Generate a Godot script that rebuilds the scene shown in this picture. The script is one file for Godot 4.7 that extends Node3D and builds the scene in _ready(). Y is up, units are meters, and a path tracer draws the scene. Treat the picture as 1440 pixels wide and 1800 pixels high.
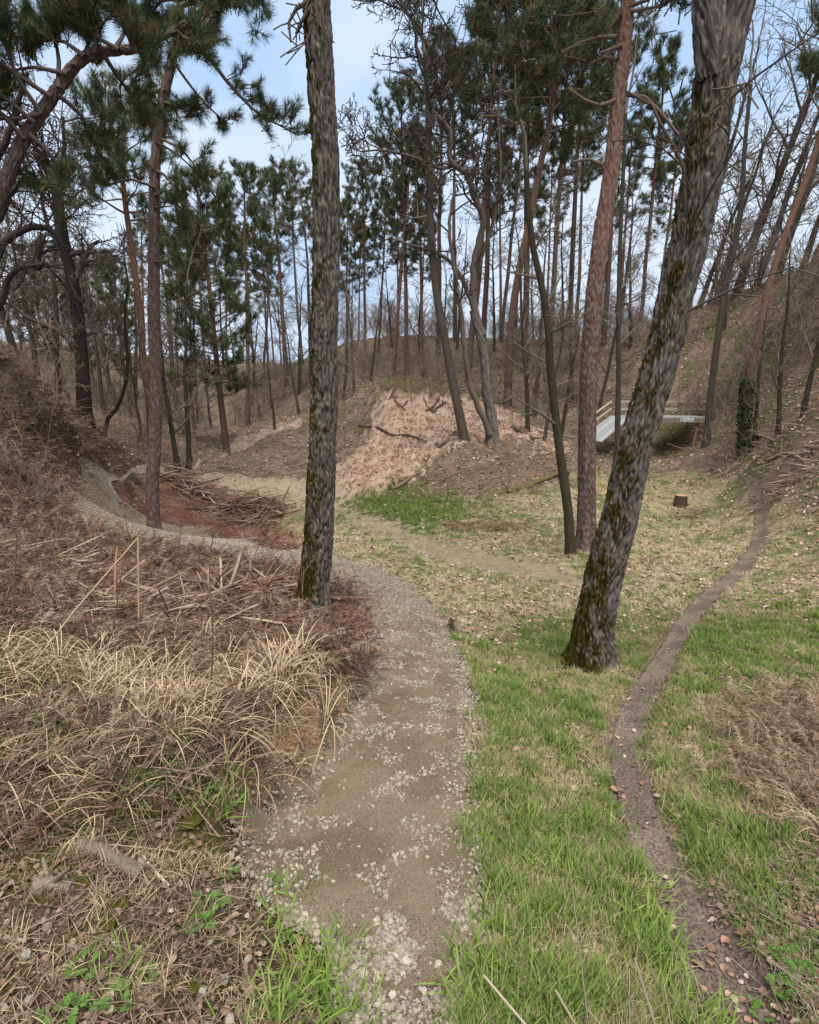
extends Node3D

# ---------------------------------------------------------------- lens
const F := 982.0                 # focal length in pixels of the 1440 x 1800 photograph
const PITCH := 0.2199            # 12.6 degrees down
const EYE := Vector3(0, 1.62, 0)

var used := {}
var rng := RandomNumberGenerator.new()
var M := {}
var tex := {}

class MB:
	var v := PackedVector3Array()
	var n := PackedVector3Array()
	var uv := PackedVector2Array()
	var c := PackedColorArray()
	var i := PackedInt32Array()
	func vert(p: Vector3, nn: Vector3, t: Vector2, col: Color) -> int:
		v.push_back(p); n.push_back(nn); uv.push_back(t); c.push_back(col)
		return v.size() - 1
	func tri(a: int, b: int, d: int) -> void:
		i.push_back(a); i.push_back(b); i.push_back(d)
	func quad(a: int, b: int, d: int, e: int) -> void:
		tri(a, b, d); tri(a, d, e)
	func face(p: Array, col: Color) -> void:   # flat polygon, fan
		var nn: Vector3 = (p[2] - p[0]).cross(p[1] - p[0]).normalized()
		var b := v.size()
		for q in p: vert(q, nn, Vector2(q.x + q.z, q.y), col)
		for k in range(1, p.size() - 1): tri(b, b + k, b + k + 1)
	func tube(pts: PackedVector3Array, rad: PackedFloat32Array, sides: int, col: Color, col2: Color = Color(-1, 0, 0), cap := false) -> void:
		var m := pts.size()
		if m < 2: return
		if col2.r < 0: col2 = col
		var t := (pts[1] - pts[0]).normalized()
		var e := t.cross(Vector3(0.31, 0.2, 0.93) if absf(t.z) < 0.8 else Vector3(1, 0.1, 0)).normalized()
		var run := 0.0
		var k := maxf(1.0, roundf(TAU * rad[0] * 2.0))
		var b0 := v.size()
		for j in m:
			if j > 0: run += pts[j].distance_to(pts[j - 1])
			var tt := (pts[mini(j + 1, m - 1)] - pts[maxi(j - 1, 0)]).normalized()
			e = (e - tt * e.dot(tt)).normalized()
			var f := tt.cross(e)
			var cc := col.lerp(col2, float(j) / (m - 1))
			for s in sides + 1:
				var a := TAU * s / sides
				var nn := e * cos(a) + f * sin(a)
				vert(pts[j] + nn * rad[j], nn, Vector2(k * s / sides, run * 0.5), cc)
		var w := sides + 1
		for j in m - 1:
			for s in sides:
				var q := b0 + j * w + s
				quad(q, q + w, q + w + 1, q + 1)
		if cap:
			for end in 2:
				var j := 0 if end == 0 else m - 1
				var nn := (pts[0] - pts[1]).normalized() if end == 0 else (pts[m - 1] - pts[m - 2]).normalized()
				var b := vert(pts[j], nn, Vector2.ZERO, col)
				for s in sides + 1: vert(v[b0 + j * w + s], nn, Vector2.ZERO, col)
				for s in sides:
					if end == 0: tri(b, b + 1 + s, b + 2 + s)
					else: tri(b, b + 2 + s, b + 1 + s)
	func box(t: Transform3D, s: Vector3, col: Color) -> void:
		var h := s / 2
		for ax in 3:
			for sg in [-1.0, 1.0]:
				var nn := Vector3.ZERO; nn[ax] = sg
				var a := Vector3.ZERO; a[(ax + 1) % 3] = h[(ax + 1) % 3]
				var d := Vector3.ZERO; d[(ax + 2) % 3] = h[(ax + 2) % 3]
				var o := nn * h[ax]
				face([t * (o - a - d), t * (o + a - d), t * (o + a + d), t * (o - a + d)] if sg < 0 else [t * (o - a + d), t * (o + a + d), t * (o + a - d), t * (o - a - d)], col)
				for q in range(v.size() - 4, v.size()): n[q] = (t.basis * nn).normalized()
	func mesh(mat: Material) -> ArrayMesh:
		var a := []
		a.resize(Mesh.ARRAY_MAX)
		a[Mesh.ARRAY_VERTEX] = v
		if n.size() == v.size(): a[Mesh.ARRAY_NORMAL] = n
		a[Mesh.ARRAY_TEX_UV] = uv; a[Mesh.ARRAY_COLOR] = c; a[Mesh.ARRAY_INDEX] = i
		var me := ArrayMesh.new()
		me.add_surface_from_arrays(Mesh.PRIMITIVE_TRIANGLES, a)
		me.surface_set_material(0, mat)
		return me

# ---------------------------------------------------------------- nodes
func numbered(called: String) -> String:
	var k: int = used.get(called, 0)
	used[called] = k + 1
	return called if k == 0 else "%s_%03d" % [called, k]

func tag(o: Node3D, label: String, category := "", group := "", kind := "") -> Node3D:
	if label: o.set_meta("label", label)
	if category: o.set_meta("category", category)
	if group: o.set_meta("group", group)
	if kind: o.set_meta("kind", kind)
	return o

func thing(called: String, label: String, category: String, at: Vector3, group := "") -> Node3D:
	var o := Node3D.new()
	o.name = numbered(called)
	add_child(o)
	o.position = at
	tag(o, label, category, group)
	return o

func part(parent: Node, called: String, me: Mesh) -> MeshInstance3D:
	var o := MeshInstance3D.new()
	o.name = called if parent != self else numbered(called)
	o.mesh = me
	parent.add_child(o, true)
	return o

func multi(parent: Node, called: String, me: Mesh, xf: Array, cols: PackedColorArray) -> MultiMeshInstance3D:
	var mm := MultiMesh.new()
	mm.transform_format = MultiMesh.TRANSFORM_3D
	mm.use_colors = true
	mm.mesh = me
	mm.instance_count = xf.size()
	for k in xf.size():
		mm.set_instance_transform(k, xf[k])
		mm.set_instance_color(k, cols[k])
	var o := MultiMeshInstance3D.new()
	o.name = called if parent != self else numbered(called)
	o.multimesh = mm
	parent.add_child(o, true)
	return o

func copy(o: Node3D, called: String, at: Vector3, turn: float, s := 1.0, lean := 0.0, label := "", group := "") -> Node3D:
	var d: Node3D = o.duplicate()
	d.name = numbered(called)
	add_child(d)
	d.transform = Transform3D(Basis(Vector3(0, 0, 1), -lean) * Basis(Vector3.UP, turn).scaled(Vector3(s, s, s)), at)
	if label: d.set_meta("label", label)
	if group: d.set_meta("group", group)
	return d

# ---------------------------------------------------------------- pixels to directions
func ray(u: float, v: float) -> Vector3:
	var y := -(v - 900.0) / F
	return Vector3((u - 720.0) / F, y * cos(PITCH) - sin(PITCH), -(cos(PITCH) + y * sin(PITCH)))

func at(u: float, v: float, d: float) -> Vector3:    # the point seen at a pixel, d metres ahead
	var r := ray(u, v)
	return EYE + r * (d / -r.z)

func hit(u: float, v: float) -> Vector3:             # the ground seen at a pixel
	var r := ray(u, v)
	r /= -r.z
	var d := 0.7
	var last := d
	while d < 90.0:
		var p := EYE + r * d
		if p.y < height(p.x, p.z): break
		last = d
		d *= 1.015
	for k in 12:
		var m := (last + d) / 2
		var p := EYE + r * m
		if p.y < height(p.x, p.z): d = m
		else: last = m
	var q := EYE + r * d
	return Vector3(q.x, height(q.x, q.z), q.z)

func path_px(a: Array, d: float) -> PackedVector3Array:
	var o := PackedVector3Array()
	for k in a.size() / 2: o.push_back(at(a[k * 2], a[k * 2 + 1], d))
	return o

func curve(p: PackedVector3Array, step: float) -> PackedVector3Array:   # Catmull-Rom, evenly cut
	var o := PackedVector3Array()
	for k in p.size() - 1:
		var a := p[maxi(k - 1, 0)]
		var b := p[mini(k + 2, p.size() - 1)]
		var m := maxi(1, int(p[k].distance_to(p[k + 1]) / step))
		for j in m: o.push_back(p[k].cubic_interpolate(p[k + 1], a, b, float(j) / m))
	o.push_back(p[p.size() - 1])
	return o

func taper(m: int, a: float, b: float) -> PackedFloat32Array:
	var o := PackedFloat32Array()
	for k in m: o.push_back(lerpf(a, b, float(k) / maxi(1, m - 1)))
	return o

# ---------------------------------------------------------------- terrain
# [u, v, 0 = height / 1 = metres ahead, value]: spots of the ground read off the photograph
const SPOTS := [
	650,1800,0,-.12, 690,1500,0,-.22, 720,1300,0,-.35, 735,1180,0,-.48, 715,1090,0,-.68, 620,1015,0,-.85, 500,985,0,-.9, 400,962,0,-.92, 250,925,0,-.85, 165,890,0,-.72, 150,855,0,-.62, 200,832,0,-.64, 260,828,0,-.75,
	800,1000,0,-1.15, 900,1050,0,-1.05, 850,1150,0,-.75, 1030,1175,0,-.8, 850,1300,0,-.42, 850,1500,0,-.3, 820,1750,0,-.15, 1090,1350,0,-.5, 1130,1500,0,-.38, 1300,1800,0,-.25, 1400,1500,0,-.3, 1440,1250,0,-.38, 1170,1150,0,-.8, 1230,1060,0,-1.0, 1310,990,0,-1.1, 1340,930,0,-1.15, 1330,880,0,-1.1, 1220,820,0,-.95, 1440,1000,0,-.9, 1440,900,1,10, 1440,830,1,11.2, 1440,700,1,14.5, 1440,510,1,20, 1300,530,1,25, 1200,555,1,28, 1100,590,1,33, 1000,600,1,38, 760,605,1,42, 620,600,1,46,
	1305,805,1,17, 1242,782,1,19, 1190,800,0,-.85, 1300,700,1,20.5, 1200,650,1,24, 1400,760,1,13.5, 1120,800,0,-.85,
	1031,965,0,-1.2, 900,900,0,-1.25, 700,900,0,-1.35, 600,855,0,-1.4, 480,830,0,-1.4, 720,870,0,-1.35, 850,870,1,14.2, 865,785,1,18, 815,775,1,18, 940,790,1,16.5, 1000,800,1,16, 1010,860,1,14, 900,840,1,15.2,
	560,848,1,18, 600,830,1,18.5, 650,800,1,19.5, 700,770,1,20.5, 760,740,1,21.5, 680,720,1,22.2, 690,692,1,23, 800,707,1,22.6, 640,692,1,24, 750,686,1,27, 600,720,1,25, 600,780,1,21.5, 893,717,1,25, 930,640,1,31, 830,650,1,32, 700,660,1,32,
	350,825,1,19.5, 450,770,1,27, 520,745,1,31, 420,740,1,36, 380,690,1,42, 450,670,1,45, 550,690,1,36, 560,770,1,25, 300,760,1,28, 200,740,1,24,
	90,720,1,13, 150,735,1,16, 0,700,1,11, 60,800,1,11.5, 130,820,1,12.8, 230,800,1,17, 200,780,1,18, 0,900,1,7.5, 60,900,1,8.5, 100,950,1,7.6, 0,1000,1,5.2, 200,1000,1,6.8, 350,1010,1,7.1, 450,1080,1,5.4, 300,1100,1,4.6, 100,1100,1,3.9, 0,1150,1,3.1, 400,1200,1,3.6, 200,1250,1,2.7, 0,1300,1,2.1, 450,1300,1,2.65, 520,1262,1,2.9, 600,1270,0,-.38, 548,1345,0,-.33, 470,1470,0,-.24, 300,1400,1,1.95, 100,1450,1,1.7, 0,1500,1,1.45, 200,1600,1,1.35, 400,1600,1,1.45, 0,1750,1,1.1, 300,1790,1,1.1, 450,1700,0,-.06, 560,1130,0,-.55, 480,1030,0,-.85]
const BEYOND := [0,0,0, -2,.4,1, 2,-.05,1, 0,.2,4, -5,1.5,2, 5,.1,3, 0,.8,12, -15,4,5, 15,2,8, -9,1.3,-6, -16,2.3,-12, -22,2.6,-22, 10,.2,-3, 14,1.6,-6, 19,4.5,-11, 26,6.5,-20, 20,4.8,-32, 32,5.5,-34, -40,6,-30, -26,2.5,-40, -15,3.2,-55, 0,4.8,-60, 30,5,-60, 70,7,-60, -70,9,-80, 0,5.2,-110, 120,8,-110, -120,9,-110, 120,8,30, -120,9,30, 0,5.5,-230, 150,8,-230, -150,9,-230, 0,4,60]

const AX := 4.0
const KX := 0.018
const KZ := 0.0125
const NX := 240                  # columns each side of the middle
const Z0 := 2.5                  # the finest rows lie this far ahead
const NB := 180                  # rows behind them
const NF := 387
var hgt := PackedFloat32Array()
var zone := PackedByteArray()
var cols := 2 * NX + 1
var rows := NB + NF + 1
var tx := PackedFloat32Array()
var tz := PackedFloat32Array()
var tw := PackedFloat64Array()
var bump := FastNoiseLite.new()
var patch := FastNoiseLite.new()

func gx(i: float) -> float: return AX * sinh((i - NX) * KX)
func gz(j: float) -> float: return -(Z0 + AX * sinh((j - NB) * KZ))
func asinh_(x: float) -> float: return log(x + sqrt(x * x + 1.0)) if x >= 0 else -log(-x + sqrt(x * x + 1.0))
func fi(x: float) -> float: return clampf(asinh_(x / AX) / KX + NX, 0, cols - 1.001)
func fj(z: float) -> float: return clampf(asinh_((-z - Z0) / AX) / KZ + NB, 0, rows - 1.001)

func height(x: float, z: float) -> float:
	var a := fi(x)
	var b := fj(z)
	var i := int(a)
	var j := int(b)
	a -= i; b -= j
	var k := j * cols + i
	return lerpf(lerpf(hgt[k], hgt[k + 1], a), lerpf(hgt[k + cols], hgt[k + cols + 1], a), b)

func zone_at(x: float, z: float) -> int:
	return zone[int(fj(z) + 0.5) * cols + int(fi(x) + 0.5)]

func normal_at(x: float, z: float, e := 0.06) -> Vector3:
	return Vector3(height(x - e, z) - height(x + e, z), 2 * e, height(x, z - e) - height(x, z + e)).normalized()

func on(x: float, z: float, up := 0.0) -> Vector3: return Vector3(x, height(x, z) + up, z)

func fit() -> void:
	var y := PackedFloat64Array()
	for k in SPOTS.size() / 4:
		var r := ray(SPOTS[k * 4], SPOTS[k * 4 + 1])
		var val: float = SPOTS[k * 4 + 3]
		var s := val / -r.z if SPOTS[k * 4 + 2] == 1 else (val - EYE.y) / r.y
		var p := EYE + r * s
		tx.push_back(p.x); tz.push_back(p.z); y.push_back(p.y)
	for k in BEYOND.size() / 3:
		tx.push_back(BEYOND[k * 3]); y.push_back(BEYOND[k * 3 + 1]); tz.push_back(BEYOND[k * 3 + 2])
	var n := tx.size()
	var m := n + 3
	var A: Array[PackedFloat64Array] = []
	for a in m:
		var row := PackedFloat64Array()
		row.resize(m + 1)
		A.push_back(row)
	for a in n:
		for b in n:
			var r2 := (tx[a] - tx[b]) ** 2 + (tz[a] - tz[b]) ** 2
			A[a][b] = 0.5 * r2 * log(r2) if r2 > 1e-9 else 0.002 * maxf(1.0, sqrt(tx[a] ** 2 + tz[a] ** 2))
		A[a][n] = 1; A[a][n + 1] = tx[a]; A[a][n + 2] = tz[a]; A[a][m] = y[a]
		A[n][a] = 1; A[n + 1][a] = tx[a]; A[n + 2][a] = tz[a]
	for k in m:
		var best := k
		for a in range(k + 1, m):
			if absf(A[a][k]) > absf(A[best][k]): best = a
		var sw := A[k]; A[k] = A[best]; A[best] = sw
		var pk := A[k]
		for a in range(k + 1, m):
			var ra := A[a]
			var f := ra[k] / pk[k]
			if f == 0.0: continue
			for b in range(k, m + 1): ra[b] -= f * pk[b]
			A[a] = ra
	tw.resize(m)
	for k in range(m - 1, -1, -1):
		var s := A[k][m]
		for b in range(k + 1, m): s -= A[k][b] * tw[b]
		tw[k] = s / A[k][k]

func smooth_height(x: float, z: float) -> float:
	var n := tx.size()
	var s := tw[n] + tw[n + 1] * x + tw[n + 2] * z
	for k in n:
		var dx := x - tx[k]
		var dz := z - tz[k]
		var r2 := dx * dx + dz * dz + 1e-9
		s += tw[k] * 0.5 * r2 * log(r2)
	return s

# ---------------------------------------------------------------- materials
func noise_tex(called: String, type: int, freq: float, ramp: Array, size := 512, oct := 4, cell := 4, seed_ := 3) -> NoiseTexture2D:
	var nz := FastNoiseLite.new()
	nz.noise_type = type
	nz.frequency = freq
	nz.fractal_octaves = oct
	nz.seed = seed_
	nz.cellular_return_type = cell
	var t := NoiseTexture2D.new()
	t.width = size; t.height = size; t.seamless = true; t.noise = nz
	if ramp:
		var g := Gradient.new()
		g.offsets = PackedFloat32Array(ramp[0])
		g.colors = PackedColorArray(ramp[1])
		t.color_ramp = g
	tex[called] = t
	return t

func grey(x: float) -> Color: return Color(x, x, x)

func mat(called: String, rough := 0.9, albedo: Texture2D = null, relief: Texture2D = null, depth := 0.0, tri := 0.0, shine := 0.3) -> StandardMaterial3D:
	var m := StandardMaterial3D.new()
	m.resource_name = called
	m.vertex_color_use_as_albedo = true
	m.roughness = rough
	m.metallic_specular = shine
	if shine < 0.35: m.specular_mode = BaseMaterial3D.SPECULAR_DISABLED
	m.albedo_texture = albedo
	if relief:
		m.heightmap_enabled = true
		m.heightmap_texture = relief
		m.heightmap_scale = depth
	if tri > 0:
		m.uv1_triplanar = true
		m.uv1_world_triplanar = true
		m.uv1_scale = Vector3(tri, tri, tri)
	M[called] = m
	return m

func materials() -> void:
	var S := FastNoiseLite.TYPE_SIMPLEX_SMOOTH
	var C := FastNoiseLite.TYPE_CELLULAR
	noise_tex("grain", S, 0.035, [[0.2, 0.45, 0.6, 0.85], [grey(0.62), grey(0.82), grey(0.9), grey(1.0)]], 512, 6)
	noise_tex("grain_h", S, 0.05, [], 512, 6)
	noise_tex("grit", C, 0.11, [[0.0, 0.4, 1.0], [grey(1.0), grey(0.82), grey(0.5)]], 512, 2, 1)
	noise_tex("grit_h", C, 0.11, [[0.0, 1.0], [Color.WHITE, Color.BLACK]], 512, 2, 1)
	noise_tex("furrow", C, 0.03, [[0.0, 0.25, 0.6, 1.0], [grey(0.55), grey(0.8), grey(0.95), grey(1.0)]], 256, 3, 4, 8)
	noise_tex("furrow_h", C, 0.03, [], 256, 3, 4, 8)
	noise_tex("wood", S, 0.05, [[0.2, 0.5, 0.8], [grey(0.7), grey(0.88), grey(1.0)]], 256, 4)
	mat("ground", 0.95, tex.grain, tex.grain_h, 1.6, 2.1, 0.15)
	mat("path", 0.95, tex.grit, tex.grit_h, 0.5, 3.3, 0.15)
	mat("trail", 0.9, tex.grain, tex.grain_h, 0.5, 2.7, 0.2)
	mat("bark", 0.92, tex.furrow, tex.furrow_h, 2.5)
	M.bark.uv1_scale = Vector3(3, 0.8, 1)
	mat("hero_bark", 0.93, tex.grain, tex.grain_h, 0.5, 9.0, 0.2)
	mat("twig", 0.85, null, null, 0, 0, 0.2)
	mat("deadwood", 0.9, tex.wood, tex.wood, 0.4, 5.0, 0.2)
	mat("needles", 0.6, null, null, 0, 0, 0.3)
	mat("blade", 0.7, null, null, 0, 0, 0.3)
	mat("leaf", 0.8, null, null, 0, 0, 0.25)
	mat("stone", 0.9, tex.grain, null, 0, 14.0, 0.2)
	mat("moss", 1.0, tex.grain, tex.grain_h, 0.8, 16.0, 0.1)
	mat("board", 0.8, tex.wood, tex.wood, 0.2, 3.0, 0.3)
	mat("panel", 0.45, tex.wood, null, 0, 1.3, 0.5)

func sky_picture() -> ImageTexture:
	var nz := FastNoiseLite.new()
	nz.seed = 11
	nz.frequency = 1.3
	nz.fractal_octaves = 5
	var W := 640
	var H := 320
	var im := Image.create(W, H, false, Image.FORMAT_RGBF)
	for j in H:
		var el := PI / 2 - PI * (j + 0.5) / H
		var low := pow(1.0 - maxf(0.0, sin(el)), 3.0)
		for i in W:
			var az := TAU * i / W
			var d := Vector3(cos(az) * cos(el), sin(el) * 1.8, sin(az) * cos(el)) * 1.2
			var w := smoothstep(-0.38, 0.24, nz.get_noise_3dv(d)) * 0.85 + 0.15 * low
			var c := Color(0.125, 0.182, 0.268).lerp(Color(0.215, 0.245, 0.285), w)
			c = c.lerp(Color(0.20, 0.232, 0.278), low * 0.5)
			im.set_pixel(i, j, c)
	return ImageTexture.create_from_image(im)

func light_and_lens() -> void:
	var cam := Camera3D.new()
	cam.name = "camera"
	cam.position = EYE
	cam.rotation.x = -PITCH
	cam.fov = 2.0 * rad_to_deg(atan(900.0 / F))
	cam.near = 0.05
	cam.far = 900.0
	add_child(cam)
	cam.current = true
	var e := Environment.new()
	e.background_mode = Environment.BG_SKY
	var sm := PanoramaSkyMaterial.new()
	sm.panorama = sky_picture()
	e.sky = Sky.new()
	e.sky.sky_material = sm
	e.background_energy_multiplier = 1.0
	e.tonemap_mode = Environment.TONE_MAPPER_LINEAR
	e.tonemap_exposure = 3.75
	e.sdfgi_enabled = true
	e.ssao_enabled = true
	e.ssil_enabled = true
	var we := WorldEnvironment.new()
	we.name = "world"
	we.environment = e
	add_child(we)
	var sun := DirectionalLight3D.new()
	sun.name = "sun"
	sun.light_energy = 0.5
	sun.light_angular_distance = 50.0
	sun.light_color = Color(1.0, 0.97, 0.93)
	sun.shadow_enabled = true
	sun.rotation = Vector3(deg_to_rad(-66), deg_to_rad(8), 0)
	add_child(sun)

# ---------------------------------------------------------------- ground
const PATH_LR := [600,1900,795,1900, 600,1780,800,1780, 590,1700,830,1700, 560,1650,855,1650, 440,1560,850,1560, 425,1500,840,1500, 455,1450,830,1450, 500,1400,822,1400, 553,1340,835,1340, 590,1300,838,1300, 612,1250,838,1250, 640,1200,825,1200, 652,1150,808,1150, 655,1090,782,1100, 640,1060,755,1062, 610,1035,720,1030, 570,1012,670,1003, 520,1000,610,983, 460,990,540,968, 400,980,450,958, 325,966,372,943, 262,952,304,925, 202,936,250,908, 150,916,214,892, 120,892,196,870, 126,858,192,852, 143,838,200,840, 180,826,225,835, 240,824,250,833, 285,822,290,830]
const TRAIL_LR := [1290,1900,1410,1900, 1240,1800,1375,1800, 1198,1700,1305,1700, 1153,1590,1235,1580, 1110,1490,1185,1490, 1086,1400,1152,1400, 1074,1310,1134,1300, 1097,1230,1150,1230, 1150,1150,1187,1160, 1213,1060,1240,1072, 1292,992,1326,992, 1325,930,1350,930, 1316,875,1340,870, 1270,838,1290,832, 1210,815,1235,812, 1150,806,1160,800]
const FAR_LR := [330,821,330,831, 345,817,345,827, 402,789,400,802, 452,764,450,779, 490,744,490,759, 532,736,530,751]
const ZONES := {
	17: [325,822, 420,834, 500,838, 560,846, 605,872, 590,905, 540,882, 470,868, 400,858, 335,840],
	18: [590,876, 680,915, 760,952, 850,974, 940,988, 1015,1008, 1005,1030, 930,1014, 840,1000, 750,978, 670,942, 590,905],
	16: [655,704, 665,682, 740,676, 800,690, 840,690, 838,704, 800,704, 740,694, 690,694],
	3: [500,848, 560,832, 610,812, 640,780, 655,740, 665,695, 740,690, 800,705, 840,705, 900,722, 940,752, 1000,778, 1010,800, 960,800, 900,770, 820,780, 770,800, 740,830, 700,855, 640,866, 590,866],
	4: [740,830, 820,780, 880,778, 960,800, 1000,800, 1010,835, 960,848, 880,866, 800,875, 740,870],
	13: [520,1290, 590,1232, 630,1200, 620,1270, 575,1335, 505,1415, 425,1480, 385,1460, 470,1380],
	12: [-200,1500, 250,1430, 420,1450, 470,1500, 640,1600, 690,2100, -200,2100],
	14: [195,860, 250,838, 330,838, 430,866, 520,935, 560,966, 480,966, 380,940, 300,920, 220,890],
	15: [585,1045, 640,1072, 655,1130, 600,1180, 560,1120],
	10: [1320,1250, 1380,1220, 1600,1180, 1600,1500, 1390,1470, 1310,1380],
	11: [1190,1560, 1300,1570, 1600,1460, 1700,2100, 1350,2100],
	7: [590,872, 740,848, 800,872, 850,890, 730,932, 650,905],
	5: [690,2100, 700,1650, 690,1400, 735,1200, 725,1120, 990,1085, 1460,1050, 1900,1100, 1900,2100],
	6: [420,856, 500,848, 560,846, 700,872, 850,872, 1000,850, 1100,826, 1230,812, 1345,870, 1470,930, 1600,1050, 1460,1050, 990,1085, 825,1120, 700,1060, 640,1022, 570,992, 505,968, 470,900]}
const ORDER := [17, 18, 16, 3, 4, 13, 12, 14, 15, 10, 11, 7, 5, 6]
const PAL := {
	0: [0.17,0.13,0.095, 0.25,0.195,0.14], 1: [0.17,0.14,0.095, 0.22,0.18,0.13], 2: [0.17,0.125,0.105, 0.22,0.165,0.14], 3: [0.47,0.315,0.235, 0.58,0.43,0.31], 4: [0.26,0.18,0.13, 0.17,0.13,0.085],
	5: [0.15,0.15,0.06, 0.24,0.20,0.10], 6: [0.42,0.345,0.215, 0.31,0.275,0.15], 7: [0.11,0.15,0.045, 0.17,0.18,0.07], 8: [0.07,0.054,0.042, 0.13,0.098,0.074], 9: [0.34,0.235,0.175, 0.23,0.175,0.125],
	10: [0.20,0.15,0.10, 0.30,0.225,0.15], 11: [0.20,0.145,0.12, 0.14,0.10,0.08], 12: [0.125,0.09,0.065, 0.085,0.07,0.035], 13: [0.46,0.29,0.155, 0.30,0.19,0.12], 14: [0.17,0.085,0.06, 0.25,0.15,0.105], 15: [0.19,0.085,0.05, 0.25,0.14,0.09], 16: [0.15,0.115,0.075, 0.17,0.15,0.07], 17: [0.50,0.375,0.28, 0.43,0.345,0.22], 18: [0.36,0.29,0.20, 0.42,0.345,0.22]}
const ROUGH := {0: 0.10, 1: 0.004, 2: 0.008, 3: 0.10, 4: 0.10, 5: 0.022, 6: 0.03, 7: 0.05, 8: 0.10, 9: 0.09, 10: 0.05, 11: 0.025, 12: 0.05, 13: 0.05, 14: 0.06, 15: 0.03, 16: 0.14, 17: 0.03, 18: 0.02}

var path_l := PackedVector3Array()
var path_r := PackedVector3Array()
var trail_l := PackedVector3Array()
var trail_r := PackedVector3Array()

func outline(l: PackedVector3Array, r: PackedVector3Array) -> PackedVector2Array:
	var o := PackedVector2Array()
	for p in l: o.push_back(Vector2(p.x, p.z))
	for k in range(r.size() - 1, -1, -1): o.push_back(Vector2(r[k].x, r[k].z))
	return o

func edges(a: Array, l: PackedVector3Array, r: PackedVector3Array) -> void:
	for k in a.size() / 4:
		l.push_back(hit(a[k * 4], a[k * 4 + 1]))
		r.push_back(hit(a[k * 4 + 2], a[k * 4 + 3]))

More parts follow.
